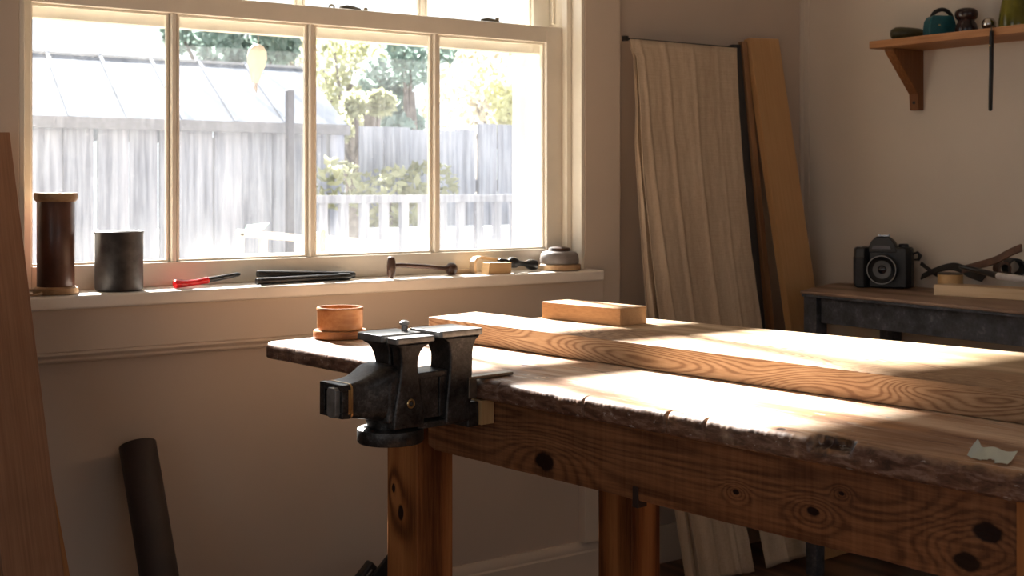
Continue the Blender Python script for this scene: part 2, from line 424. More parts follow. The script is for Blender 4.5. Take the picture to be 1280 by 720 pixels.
obj('end_rail', MB().box(.47, .50, .108, .50, .70, .79), M_leg2, bench, bevel=.002)
obj('back_apron', MB().box(.55, 1.80, .592, .615, .69, .812), M_apron, bench, bevel=.002)

# ------------------------------------------------------------------ planks and block on the bench
PT = .048
OKC = ((.24,.13,.07), (.43,.27,.155), (.58,.41,.265))
M_oak = wood('pale_oak_plank', OKC, 'x', ring=330, fine=90, stretch=.19, rough=.55, bump=.5, figure=1.5, seed=2, sharp=2, rw=.22)
M_oak2 = wood('pale_oak_plank_rear', ((.34,.22,.12),(.54,.38,.23),(.68,.52,.36)), 'x', ring=20, fine=80, stretch=.1, rough=.5, bump=.3, seed=6)
def poly_board(name, pts, z0, z1, m, label, bev=.0015):
    o0 = pts[0]
    a = math.atan2(pts[1][1]-pts[0][1], pts[1][0]-pts[0][0])
    ca, sa = math.cos(-a), math.sin(-a)
    loc = [((p[0]-o0[0])*ca-(p[1]-o0[1])*sa, (p[0]-o0[0])*sa+(p[1]-o0[1])*ca) for p in pts]
    p = fromb(o0[0], o0[1], z0)
    o = obj(name, MB().prism(loc, 0, z1-z0, 'z'), m, loc=p, rotz=BANG+a, bevel=bev)
    return o
o = poly_board('oak_plank', [(.184,.317), (1.98,.299), (1.95,.462), (.160,.479)], BZ+.0012, BZ+PT, M_oak, '')
tag(o, 'thick pale oak plank with swirling edge grain lying along the front of the bench', 'plank')
o = poly_board('oak_plank', [(.352,.484), (1.94,.467), (1.94,.800), (1.38,.745), (.345,.668)], BZ+.0012, BZ+PT-.0015, M_oak2, '')
tag(o, 'wide pale plank lying behind the swirl-grained one, under the wood block', 'plank')
M_blk = wood('light_orange_block', ((.42,.22,.10),(.58,.345,.18),(.68,.43,.24)), 'x', ring=6, fine=130, stretch=.3, rough=.6, bump=.2, seed=4, figure=.5)
o = obj('wood_block', MB().box(0, .238, 0, .088, 0, .038), M_blk, loc=fromb(.366,.503,BZ+PT-.0015), rotz=BANG+math.atan2(.010,.24), bevel=.0015)
tag(o, 'small rectangular light brown wood block lying on the two planks', 'wood block')

# turned ring box
M_ring = wood('orange_turned_wood', ((.16,.06,.022),(.33,.14,.055),(.45,.23,.10)), 'x', ring=16, fine=70, stretch=.15, rough=.4, bump=.2, seed=8)
rb = thing('turned_wooden_cup', 'open turned wooden ring cup with flanged base at the far left end of the bench', 'cup', (*PZ(425,422.5,BZ)[:2], BZ+.0006))
obj('base', MB().lathe([(.052,0),(.059,.001),(.061,.004),(.061,.016),(.059,.019),(.048,.0195),(.045,.017)], 56), M_ring, rb, angle=50)
obj('cup_wall', MB().lathe([(.050,.018),(.0515,.02),(.0525,.035),(.0525,.062),(.0535,.064),(.0535,.069),(.052,.071),(.048,.071),(.0465,.069),(.046,.02)], 56, close=True), M_ring, rb, angle=50)

# paper scrap / bent plastic tab on the bench
q = tob(PZ(1232, 577, BZ))
sh = []; nx, ny = 24, 14
for s_ in (0, 1):
    rg = []
for i in range(nx+1):
    row = []
    for jj in range(ny+1):
        a = i/nx; c_ = jj/ny
        zz = .0018 + .010*c_ + .010*math.exp(-(a/.06)**2)*(.4+c_*.6) + .0015*math.sin(a*9+c_*4)
        row.append((.052*a - .004*c_, .038*c_ + .002*math.sin(a*7), zz))
    sh.append(row)
mb = MB()
vs = [p for row in sh for p in row] + [(p[0], p[1]+.0004, p[2]-.0008) for row in sh for p in row]
K = (nx+1)*(ny+1); fs = []
ok = lambda i, jj: not (jj < 4 and 7 < i < 17 and jj < 4-abs(i-12)*.5)
for i in range(nx):
    for jj in range(ny):
        if not ok(i, jj): continue
        a_ = i*(ny+1)+jj; b_ = a_+1; c_ = a_+ny+2; d_ = a_+ny+1
        fs.append((a_, b_, c_, d_)); fs.append((K+d_, K+c_, K+b_, K+a_))
        for (ii, j2, e0, e1) in ((i-1, jj, a_, b_), (i+1, jj, c_, d_), (i, jj-1, d_, a_), (i, jj+1, b_, c_)):
            if ii < 0 or ii >= nx or j2 < 0 or j2 >= ny or not ok(ii, j2): fs.append((e1, e0, K+e0, K+e1))
mb.add(vs, fs)
o = obj('label_tab', mb, plain('pale_green_card', (.62,.66,.58), .5, var=.05), loc=fromb(q[0]-.022, q[1]-.006, BZ), rotz=BANG+.05)
tag(o, 'torn pale green card tab with a curled corner on the right end of the bench', 'card tab')

# ------------------------------------------------------------------ bench vise
UV = tob(PZ(588,476,BZ))[0]
t = NT('blackened_cast_iron')
n1 = t.noise(t.mapping((1,1,1)), 28, 6, .65); n2 = t.noise(t.mapping((1,1,1)), 240, 3, .6)
t.l(t.ramp(t.math('ADD', t.math('MULTIPLY', n1, .7), t.math('MULTIPLY', n2, .3)), [(.38, (.028,.025,.024)), (.55, (.075,.07,.068)), (.68, (.17,.16,.155))]), t.b.inputs['Base Color'])
t.l(t.ramp(n1, [(.3, (.3,)*3), (.7, (.55,)*3)]), t.b.inputs['Roughness'])
t.b.inputs['Metallic'].default_value = .75; t.bump(t.math('ADD', n1, n2), .25, .0015); M_iron = t.m
M_steel = plain('worn_jaw_steel', (.24,.235,.23), .34, .45, .35, 40, .15)
M_brass = plain('yellow_brass', (.62,.42,.2), .3, .9, .15, 60)
M_black = plain('black_hole', (.006,.006,.006), .6)
vz = thing('bench_vise', 'heavy black cast iron bench vise clamped to the front edge of the workbench', 'vise', fromb(UV, 0, BZ), BANG)
def post(x0, x1, yt0, yt1, yw0, yw1, yb0, yb1, zt, zw, zb, flare_l=0, flare_r=0):
    """flared iron post, sections along z; x0..x1 width at the waist"""
    rings = []
    NZ = 18
    for i in range(NZ+1):
        f_ = i/NZ; z = zb + (zt-zb)*f_
        if z > zw:
            g = (z-zw)/(zt-zw); g = 1-math.sqrt(max(0, 1-g*g)) if g < 1 else 1
            g = min(1, g*1.0)
            y0 = yw0 + (yt0-yw0)*g; y1 = yw1 + (yt1-yw1)*g; a0 = x0 - flare_l*g; a1 = x1 + flare_r*g
        else:
            g = (zw-z)/(zw-zb); g = g*g*(3-2*g)
            y0 = yw0 + (yb0-yw0)*g; y1 = yw1 + (yb1-yw1)*g; a0 = x0 - flare_l*.35*g; a1 = x1
        rings.append([(a0, y0, z), (a1, y0, z), (a1, y1, z), (a0, y1, z)])
    return MB().loft(rings)
mj = obj('moving_jaw', post(-.028, -.002, -.190, -.112, -.181, -.144, -.197, -.130, .077, .040, -.070, .002, .002), M_iron, vz, bevel=.004, bseg=3)
obj('moving_jaw_rear_post', post(-.085, -.040, -.188, -.112, -.178, -.135, -.192, -.130, .077, .032, -.060, .032, .002), M_iron, vz, bevel=.004, bseg=3)
obj('jaw_body', MB().prism([(-.205,-.06),(-.205,.012),(-.19,.026),(-.14,.026),(-.13,.012),(-.13,-.06)], -.105, -.008, 'x'), M_iron, vz, bevel=.008, bseg=3)
obj('jaw_plate', MB().prism([(-.032,-.186),(-.026,-.194),(.001,-.194),(.003,-.188),(.003,-.112),(-.032,-.110)], .077, .088, 'z'), M_steel, vz, bevel=.002)
obj('jaw_plate', MB().prism([(-.122,-.184),(-.116,-.194),(-.044,-.194),(-.040,-.186),(-.040,-.112),(-.045,-.106),(-.122,-.106)], .077, .090, 'z'), M_steel, vz, bevel=.002)
obj('fixed_jaw', post(-.062, -.003, -.092, -.002, -.072, -.020, -.082, -.026, .081, .042, -.072, .026, .002), M_iron, vz, bevel=.004, bseg=3)
obj('jaw_plate', MB().prism([(-.092,-.094),(-.088,-.098),(-.002,-.098),(.002,-.094),(.002,-.004),(-.003,.002),(-.092,.002)], .081, .093, 'z'), M_steel, vz, bevel=.002)
sl = MB().box(-.075, -.012, -.14, -.03, -.058, .020).box(-.079, -.008, -.14, -.03, -.075, -.064)
sl.box(-.076, -.0105, -.14, -.03, .012, .023)
obj('slide_bar', sl, M_iron, vz, bevel=.002)
obj('slide_bar_rib', MB().box(-.014, -.009, -.092, -.088, -.056, .012), M_iron, vz, bevel=.001)
# screw housing, a tapered rounded box running out to the left
rings = []
def rrect(cx, cz, hw, hh, y, rad, n=5):
    pts = []
    for (sx, sz, a0) in ((1,1,0),(-1,1,pi/2),(-1,-1,pi),(1,-1,3*pi/2)):
        for k in range(n+1):
            a = a0 + pi/2*k/n
            pts.append((cx + sx*(hw-rad) + rad*math.cos(a), y, cz + sz*(hh-rad) + rad*math.sin(a)))
    return pts
for (y, hw, hh, cz, rad) in ((-.276,.034,.029,-.014,.006),(-.262,.035,.030,-.014,.010),(-.24,.038,.034,-.014,.016),(-.222,.042,.040,-.012,.02),(-.205,.047,.046,-.009,.022),(-.185,.049,.048,-.008,.02),(-.15,.049,.046,-.012,.018)):
    rings.append(rrect(-.058, cz, hw, hh, y, rad))
obj('screw_housing', MB().loft(rings), M_iron, vz, angle=50)
e = MB(); y0, y1 = -.288, -.275
e.box(-.093, -.078, y0, y1, -.042, .015); e.box(-.078, -.024, y0, y1, .004, .015); e.box(-.078, -.024, y0, y1, -.042, -.032); e.box(-.034, -.024, y0, y1, -.032, .004)
obj('end_cap', e, M_iron, vz, bevel=.0015)
obj('slot', MB().box(-.078, -.034, -.279, -.2765, -.032, .004), M_black, vz)
obj('screw_tab', MB().prism([(-.058,-.036),(-.058,.004),(-.053,.010),(-.036,.010),(-.031,.004),(-.031,-.036),(-.036,-.041),(-.053,-.041)], -.297, -.279, 'y'), M_steel, vz, bevel=.002)
obj('brass_collar', MB().loft([rrect(-.058, -.014, .0345, .0285, y, .01) for y in (-.2755,-.2635)]).loft([rrect(-.058,-.014,.036,.030,y,.01) for y in (-.271,-.2675)]), M_brass, vz)
# swivel base disc
obj('swivel_base', MB().lathe([(.03,-.070),(.05,-.072),(.0575,-.074),(.0585,-.077),(.0585,-.094),(.056,-.098),(.04,-.0985)], 64, (-.052,-.168,0)), M_iron, vz, angle=50)
obj('base_neck', MB().lathe([(.040,-.076),(.042,-.062),(.045,-.05)], 40, (-.052,-.168,0)), M_iron, vz)
Mx = Matrix.Rotation(pi/2, 4, 'Y')
pb = obj('pivot_bolt', MB().lathe([(.0045,0),(.0075,0),(.0085,.0015),(.0075,.003),(.0055,.003),(.0045,.001)], 32, M=Matrix.Translation((.0,-.163,-.026)) @ Mx, close=True), M_brass, vz)
obj('bolt_head', MB().lathe([(.0045,0),(.0045,.001),(.003,.003),(.0005,.0035)], 20, M=Matrix.Translation((.0,-.163,-.026)) @ Mx), M_iron, pb)
cp = MB().box(-.022, .0, -.032, .074, .0012, .0065).box(-.022, .0, -.032, -.014, -.032, .0012)
obj('clamp_plate', cp, plain('bronze_clamp_steel', (.22,.18,.14), .4, .85, .3, 50), vz, bevel=.001)
obj('clamp_foot', MB().box(-.05, -.006, -.03, -.004, -.085, -.04), M_iron, vz, bevel=.003)
obj('screw_knob', MB().lathe([(.006,0),(.006,.012),(.009,.014),(.009,.018),(.004,.021)], 18, (-.075,-.12,.088)), M_steel, vz)
o = obj('packing_block', MB().box(-.03, 0, 0, .030, 0, .044), wood('pale_packing_wood', ((.45,.28,.13),(.62,.43,.22),(.72,.53,.3)), 'z', seed=4), loc=fromb(UV, -.003, BZ-BT-.045), rotz=BANG, bevel=.001)
tag(o, 'small pale wood packing block tucked under the bench top beside the vise', 'packing block')

# ------------------------------------------------------------------ things on the window sill
SZ = .9485
M_spool = plain('dark_leather_brown', (.10,.04,.025), .35, var=.35, scale=18, bump=.1)
M_rim = wood('pale_rim_wood', ((.30,.17,.08),(.48,.32,.18),(.6,.43,.27)), 'x', seed=1, fine=50)
sp_ = thing('wooden_spool', 'tall dark brown cylinder with pale wooden rims at the left end of the sill', 'spool', (.866, 3.066, SZ))
obj('barrel', MB().lathe([(.0405,.016),(.042,.018),(.042,.218),(.0405,.22)], 48), M_spool, sp_)
obj('rim', MB().lathe([(.046,0),(.050,.001),(.051,.006),(.050,.014),(.043,.018)], 48), M_rim, sp_)
obj('rim', MB().lathe([(.043,.214),(.048,.219),(.049,.224),(.049,.231),(.047,.235),(.03,.2345),(.028,.23)], 48), M_rim, sp_)
cp_ = thing('dark_metal_pot', 'squat dark grey speckled metal pot standing beside the brown spool on the sill', 'pot', (1.018, 3.078, SZ))
obj('pot_wall', MB().lathe([(.050,0),(.054,.002),(.0562,.008),(.0562,.136),(.058,.139),(.058,.142),(.056,.143),(.053,.142),(.053,.006)], 56, close=True).lathe([(.051,.004),(.051,.008)], 40), plain('speckled_graphite', (.042,.036,.034), .5, .2, .5, 45, .15), cp_)
o = obj('twine_loop', MB().tube([(.020*math.cos(a)*1.1, .022*math.sin(a), .004+.004*math.sin(a*1)+.003) for a in [2*pi*i/30 for i in range(31)]], .0032, 8), plain('beige_twine', (.42,.3,.19), .8), loc=(.808, 3.048, SZ))
tag(o, 'small loop of beige twine lying against the foot of the tall spool', 'twine')
# red and black handle
mk = thing('red_handled_tool', 'slim tool with a red grip and black tapered shaft on the sill', 'tool', (1.145, 3.05, SZ), math.atan2(.03,.18))
def tl_path(pts, r): return MB().tube(pts, r, 16)
obj('grip', tl_path([(0,0,.011),(.004,0,.0112),(.03,0,.0105),(.06,0,.0125),(.092,0,.016),(.094,0,.0162)], [.009,.0105,.0085,.0072,.0085,.007]), plain('glossy_red', (.55,.012,.015), .25, var=.1), mk)
obj('shaft', tl_path([(.093,0,.0162),(.1,0,.017),(.15,0,.0225),(.182,0,.0265),(.186,0,.027)], [.0062,.0068,.006,.0055,.003]), plain('gloss_black', (.012,.012,.013), .25), mk)
M_tubeblk = plain('satin_black', (.013,.012,.012), .32, var=.2)
for (x0, x1, y0, y1, z0, z1, lab) in ((1.352, 1.63, 3.035, 3.055, .0092, .0105, 'black rod with a pale end lying at the front of the pair on the sill'), (1.372, 1.655, 3.075, 3.078, .026, .012, 'black rod lying tilted behind and across the other black rod')):
    L = math.dist((x0,y0,z0),(x1,y1,z1)); r0 = .0088
    b_ = thing('black_rod', lab, 'rod', (x0,y0,SZ+z0), rot=(0, -math.asin((z1-z0)/L), math.atan2(y1-y0, x1-x0)))
    obj('rod_body', MB().lathe([(.004,0),(r0*.92,.001),(r0,.004),(r0,L-.004),(r0*.9,L-.001),(.004,L)], 24, M=Matrix.Rotation(pi/2,4,'Y')), M_tubeblk, b_)
    obj('end_collar', MB().lathe([(r0*1.05,L-.035),(r0*1.08,L-.034),(r0*1.08,L-.012),(r0*1.05,L-.011)], 24, M=Matrix.Rotation(pi/2,4,'Y')), M_tubeblk, b_)
# gavel-like mallet
M_walnut = wood('dark_walnut', ((.035,.016,.01),(.085,.04,.024),(.14,.075,.045)), 'x', seed=2, rough=.4)
ml = thing('small_mallet', 'dark wooden mallet with oval head and ball-ended handle on the sill', 'mallet', (1.752, 3.05, SZ), math.atan2(.018,.215))
obj('head', MB().lathe([(.004,.001),(.0085,.004),(.0115,.014),(.0125,.030),(.0115,.046),(.0085,.057),(.003,.060)], 24), M_walnut, ml)
obj('handle', MB().tube([(.008,0,.035),(.03,0,.0345),(.1,0,.029),(.17,0,.0215),(.19,0,.0195)], [.0055,.0062,.0062,.0058,.007], 16), M_walnut, ml)
obj('knob', MB().lathe([(.002,-.017),(.011,-.0165),(.016,-.008),(.0175,0),(.016,.009),(.010,.015),(.002,.0172)], 24, (.205,0,.0175)), M_walnut, ml)
o = obj('beech_strip', MB().box(0, .075, -.008, .008, 0, .012), M_rim, loc=(1.985, 3.105, SZ), bevel=.001)
tag(o, 'short pale wood strip lying behind the mallet knob on the sill', 'wood strip')
# block and bent wood clip
M_ltblk = wood('honey_wood', ((.34,.20,.085),(.50,.32,.15),(.62,.42,.22)), 'x', seed=12, fine=100, ring=5)
o = obj('sill_wood_block', MB().prism([(0,0),(.082,0),(.083,.031),(.005,.033)], 0, .035, 'y'), M_ltblk, loc=(2.052, 3.025, SZ), rotz=.03, bevel=.001)
tag(o, 'small honey coloured wood block in front of the bent wooden clip on the sill', 'wood block')
path = [(0,0,.002),(-.003,0,.018),(-.002,0,.034),(.006,0,.043),(.02,0,.045),(.05,0,.041),(.085,0,.036)]
mb = MB(); rings = []
for i, p in enumerate(path):
    a = Vector(path[min(i+1, len(path)-1)]) - Vector(path[max(i-1, 0)]); a.normalize(); nn = Vector((-a.z, 0, a.x))*.004
    rings.append([Vector(p)+nn+Vector((0,-.012,0)), Vector(p)-nn+Vector((0,-.012,0)), Vector(p)-nn+Vector((0,.012,0)), Vector(p)+nn+Vector((0,.012,0))])
o = obj('bent_wood_clip', mb.loft(rings), M_rim, loc=(2.046, 3.09, SZ), bevel=.001)
tag(o, 'bent strip of pale wood arching up behind the honey block on the sill', 'wood clip')
bh = thing('black_knobbed_handle', 'black turned handle with two bulbous knobs leaning on the sill near its right end', 'handle', (2.118, 3.07, SZ+.0), 0)
Mh = Matrix.Translation((0,0,.035)) @ Matrix.Rotation(math.radians(97.5),4,'Y')
obj('turned_grip', MB().lathe([(.004,0),(.0075,.004),(.008,.02),(.007,.036),(.0135,.042),(.0158,.052),(.0145,.064),(.009,.070),(.0072,.082),(.0085,.098),(.0145,.110),(.0165,.122),(.0145,.134),(.006,.139)], 28, M=Mh), M_tubeblk, bh)
dm = thing('domed_knob', 'grey domed knob on a round wooden foot at the right end of the sill', 'knob', (2.338, 3.068, SZ))
obj('foot', MB().lathe([(.060,0),(.064,.002),(.0645,.006),(.064,.016),(.060,.019)], 48), M_rim, dm)
obj('dome', MB().lathe([(.055,.018),(.0585,.022),(.0585,.034),(.055,.048),(.048,.0545),(.036,.057),(.03,.058)], 48), plain('grey_stoneware', (.19,.165,.15), .35, var=.25, scale=25), dm)
obj('cap', MB().lathe([(.033,.056),(.034,.060),(.031,.066),(.02,.069),(.004,.070)], 40), M_walnut, dm)

# ------------------------------------------------------------------ boards leaning at the left
def lean_board(name, T, B, width, thick, m, dx=0, left=True):
    """front face right edge runs from B (floor) to T; board extends to -x and back"""
    T = Vector(T); B = Vector(B); d = (T-B); L = d.length; zz = d.normalized()
    xx = Vector((1,0,0)); xx = (xx - zz*xx.dot(zz)).normalized(); yy = zz.cross(xx)
    M = Matrix((xx, yy, zz)).transposed().to_4x4(); M.translation = B
    x0, x1 = (-width, 0) if left else (0, width)
    mb = MB().box(x0, x1, 0, thick, 0, L)
    o = obj(name, mb, m, bevel=.0015); o.matrix_world = M
    return o
M_lp = wood('reddish_brown_plank', ((.22,.105,.055),(.33,.165,.09),(.42,.23,.135)), 'z', ring=10, fine=90, stretch=.03, rough=.6, bump=.3, seed=1)
M_lp2 = wood('orange_brown_plank', ((.20,.08,.025),(.34,.15,.05),(.44,.21,.08)), 'z', ring=10, fine=60, stretch=.05, rough=.5, bump=.3, seed=7)
o = lean_board('leaning_plank', (.757,3.040,1.321), (.789,2.552,.003), .118, .02, M_lp)
tag(o, 'long reddish brown plank leaning on the window casing at the far left', 'plank')
o = lean_board('leaning_plank', (.735,3.064,1.20), (.838,2.598,.003), .18, .02, M_lp2)
tag(o, 'orange brown board leaning just behind the reddish plank at the far left', 'plank')
# dark rolled tube leaning on the wall
T = Vector((1.054, 3.052, .58)); B = Vector((1.050, 2.74, .012)); d = (T-B); L = d.length
q_ = d.to_track_quat('Z', 'Y')
tb = thing('dark_tube', 'thick dark brown tube leaning on the wall below the window', 'tube', tuple(B))
tb.rotation_mode = 'QUATERNION'; tb.rotation_quaternion = q_
M_tube = plain('dark_umber', (.022,.011,.008), .6, var=.3, scale=25, bump=.1)
obj('tube_wall', MB().lathe([(.038,0),(.0435,0),(.0435,L-.002),(.042,L),(.038,L),(.0365,L-.003)], 40, close=True), M_tube, tb)
obj('end_plug', MB().lathe([(.037,L-.02),(.037,L-.006),(.03,L-.004)], 30), M_tube, tb)

# folded black stand behind the front leg
P = PZ(478, 735, .16)
fs_ = thing('folded_black_stand', 'folded black plastic stand with a slotted bar behind the front bench leg', 'stand', (1.60, 2.93, 0))
P1 = Vector(PY(452,722,2.93)) - Vector((1.60,2.93,0)); P2 = Vector(PY(466,704,2.93)) - Vector((1.60,2.93,0))
dd = (P2-P1).normalized()
a_ = P2 - dd*.30; sd = Vector((dd.z,0,-dd.x))
def slab(p0, p1, hw, y0, y1):
    rings = []
    for p in (p0, p1):
        rings.append([p+sd*hw+Vector((0,y0,0)), p-sd*hw+Vector((0,y0,0)), p-sd*hw+Vector((0,y1,0)), p+sd*hw+Vector((0,y1,0))])
    return MB().loft(rings)
M_plas = plain('black_plastic', (.012,.011,.011), .35)
k_ = a_.z - .004
a2 = P2 - dd*((P2.z-.012)/dd.z)
obj('slotted_bar', slab(a2, P2, .014, -.014, .014), M_plas, fs_, bevel=.006, bseg=3)
obj('bar_rib', slab(a2+dd*.02, P2-dd*.015, .0018, -.017, -.012), plain('grey_edge', (.16,.15,.14), .4), fs_)
off = sd*.055
obj('side_panel', slab(a2+off+dd*.0, P2+off+dd*.045, .030, .0, .012), M_plas, fs_, bevel=.002)
obj('foot', MB().box(a2.x-.06, a2.x+.10, -.03, .03, 0, .014), M_plas, fs_, bevel=.003)

# ------------------------------------------------------------------ curtain, boards right of the window
t = NT('natural_linen')
wx = t.noise(t.mapping((1,1,.02)), 420, 2); wz = t.noise(t.mapping((.02,1,1)), 420, 2); bl = t.noise(t.mapping((1,1,.4)), 7, 4)
f_ = t.math('ADD', t.math('MULTIPLY', t.math('ADD', wx, wz), .3), t.math('MULTIPLY', bl, .4))
t.l(t.ramp(f_, [(.35, (.44,.33,.235)), (.65, (.62,.50,.37))]), t.b.inputs['Base Color'])
t.b.inputs['Roughness'].default_value = .9; t.b.inputs['Specular IOR Level'].default_value = .1
t.bump(f_, .3, .001); M_linen = t.m
drop = thing('linen_dropcloth', 'beige linen cloth hanging in long folds from a thin rod on the wall', 'cloth', (2.81, 3.05, 0))
ox, oy = 2.81, 3.05
def lerp(tbl, t_):
    for i in range(len(tbl)-1):
        if t_ <= tbl[i+1][0]:
            a = (t_-tbl[i][0])/(tbl[i+1][0]-tbl[i][0]); return tbl[i][1] + (tbl[i+1][1]-tbl[i][1])*a
    return tbl[-1][1]
def left_x(f): return lerp([(0,2.582),(.03,2.598),(.1,2.603),(.25,2.60),(.5,2.615),(.8,2.655),(1,2.68)], f)
def right_x(f): return lerp([(0,3.040),(.2,3.040),(.4,3.048),(.6,3.07),(1,3.165)], f)
def cloth(s0, s1, ns, nt, yoff=0, zbot=.012, gap=None, split=None, fl=None):
    rows = []
    for j_ in range(nt+1):
        f = j_/nt; row = []
        for i in range(ns+1):
            s = s0 + (s1-s0)*i/ns
            z = 1.650 - (1.650-zbot)*f + (.006*math.sin(s*9) if f > .99 else 0)
            lx, rx = left_x(f), right_x(f)
            if fl: lx, rx = fl(f)
            x = lx + (rx-lx)*s
            drape = 3.045 - .015 - .20*f**1.3
            sh = s - .16*f*(1-s)
            amp = .003 + .022*min(1, f*1.3)
            y = drape + amp*(.9*mnoise.noise(Vector((sh*5.2, f*.7, 8.3))) + .28*mnoise.noise(Vector((sh*13, f*1.3, 1.1)))) + yoff
            for fs_, fd, fw in ((.07,.020,.022),(.30,.012,.022),(.56,.010,.020),(.80,.005,.018)):
                y -= fd*min(1, .25+f)*math.exp(-((sh-fs_+.05*f)/fw)**2)
            y += .0022*mnoise.noise(Vector((s*22, f*26, 3)))
            if s < .09: y += (.09-s)*.12*(-1 if f > .03 else 0)
            y = min(y, 3.05 if f < .1 else 3.07)
            row.append((x-ox, y-oy, z))
        rows.append(row)
    vs = [p for r_ in rows for p in r_]; fs = []
    for j_ in range(nt):
        for i in range(ns):
            s = s0+(s1-s0)*(i+.5)/ns; f = (j_+.5)/nt
            if split and f > split[2] and split[0]-.0 < s < split[1]: continue
            a = j_*(ns+1)+i; fs.append((a, a+1, a+ns+2, a+ns+1))
    mb = MB(); mb.add(vs, fs); return mb
c_o = obj('cloth_panel', cloth(0, 1, 200, 90, split=(.49, .60, .80)), M_linen, drop)
m_ = c_o.modifiers.new('thick', 'SOLIDIFY'); m_.thickness = .0016
c_o = obj('rear_fold', cloth(0, 1, 40, 60, yoff=.02, fl=lambda f: (lerp([(0,2.60),(.12,2.602),(.2,2.590),(.5,2.585),(.75,2.61),(1,2.64)], f), lerp([(0,2.70),(1,2.80)], f))), M_linen, drop)
m_ = c_o.modifiers.new('thick', 'SOLIDIFY'); m_.thickness = .0016
ro = thing('curtain_rod', 'thin black rod fixed along the wall above the linen cloth', 'rod', (2.81, 3.052, 1.653))
obj('rod', MB().tube([(-.235,0,0),(.245,0,0)], .0035, 12), M_plas, ro)
obj('rod_end', MB().box(-.237,-.222,-.008,.008,-.008,.008), M_plas, ro, bevel=.001)
obj('rod_bracket', MB().box(.22,.235,-.006,.047,-.006,.006), M_plas, ro, bevel=.001)

M_b1 = wood('light_orange_board', ((.36,.185,.075),(.46,.26,.115),(.53,.315,.15)), 'z', ring=5, fine=60, stretch=.04, rough=.55, bump=.15, seed=3, figure=.6)
M_b2 = wood('brown_board', ((.13,.06,.025),(.22,.11,.05),(.3,.16,.08)), 'z', seed=5)
M_b3 = plain('charcoal_board', (.03,.028,.028), .5, var=.3, scale=14)
def lean2(name, xt, xb, width, yt, yb, ztop, thick, m, sk=0):
    return lean_board(name, (xt, yt, ztop), (xb, yb, .003), width, thick, m, left=False)
o = lean2('leaning_board', 3.128, 3.20, .142, 3.062, 2.80, 1.692, .026, M_b1)
tag(o, 'light orange wide board, frontmost and rightmost of the boards leaning beside the cloth', 'board')
o = lean2('leaning_board', 3.102, 3.155, .024, 3.070, 2.90, 1.680, .018, M_b2)
tag(o, 'narrow brown board leaning between the black board and the light orange one', 'board')
o = lean2('leaning_board', 3.064, 3.112, .036, 3.074, 2.92, 1.668, .018, M_b3)
tag(o, 'black board leaning right next to the linen cloth', 'board')

# ------------------------------------------------------------------ side table
TZ = .878
M_ttop = wood('brown_worn_table_top', ((.10,.055,.035),(.22,.135,.09),(.33,.22,.155)), 'y', ring=12, fine=60, stretch=.08, rough=.5, bump=.3, seed=11)
t = NT('chalky_black_paint')
n1 = t.noise(t.mapping((1,1,1)), 22, 6, .65); n2 = t.noise(t.mapping((1,1,1)), 120, 3, .6)
t.l(t.ramp(t.math('ADD', t.math('MULTIPLY', n1, .7), t.math('MULTIPLY', n2, .3)), [(.4, (.022,.023,.028)), (.56, (.06,.062,.072)), (.7, (.17,.175,.19))]), t.b.inputs['Base Color'])
t.b.inputs['Roughness'].default_value = .6; t.bump(n1, .2, .001); M_tpaint = t.m
tab = thing('side_table', 'small table with worn brown top and chalky black painted apron by the right wall', 'table', (3.2, 2.2, 0))
def L(x, y): return (x-3.2, y-2.2)
pts = [L(3.013,2.735), L(2.968,1.55), L(3.428,1.55), L(3.428,2.70), L(3.36,2.875), L(3.30,2.870)]
rings = []
cxy = (sum(p[0] for p in pts)/6, sum(p[1] for p in pts)/6)
def inset(k): return [(p[0]+(cxy[0]-p[0])*k, p[1]+(cxy[1]-p[1])*k) for p in pts]
obj('tabletop', MB().prism(pts, TZ-.010, TZ, 'z'), M_ttop, tab, bevel=.003)
obj('top_edge', MB().prism(inset(.012), TZ-.018, TZ-.010, 'z'), M_tpaint, tab, bevel=.001)
obj('apron', MB().prism([L(3.052,2.686), L(3.012,1.6), L(3.03,1.6), L(3.07,2.686)], TZ-.098, TZ-.018, 'z'), M_tpaint, tab, bevel=.0015)
obj('apron', MB().prism([L(3.09,2.70), L(3.09,2.685), L(3.36,2.685), L(3.36,2.70)], TZ-.098, TZ-.018, 'z'), M_tpaint, tab, bevel=.0015)
for (x, y) in ((3.045,2.695), (3.36,2.66), (3.01,1.60), (3.36,1.6)):
    a, b_ = L(x, y)
    obj('leg', MB().loft([[(a+dx*k, b_+dy*k, z) for dx, dy in ((-.004,-.0),(.046,-.0),(.046,.05),(-.004,.05))] if False else [(a+.02+dx*k, b_+.025+dy*k, z) for dx, dy in ((-.025,-.025),(.025,-.025),(.025,.025),(-.025,.025))] for z, k in ((0,.8),(TZ-.1,1),(TZ-.018,1))]), M_tpaint, tab, bevel=.002)

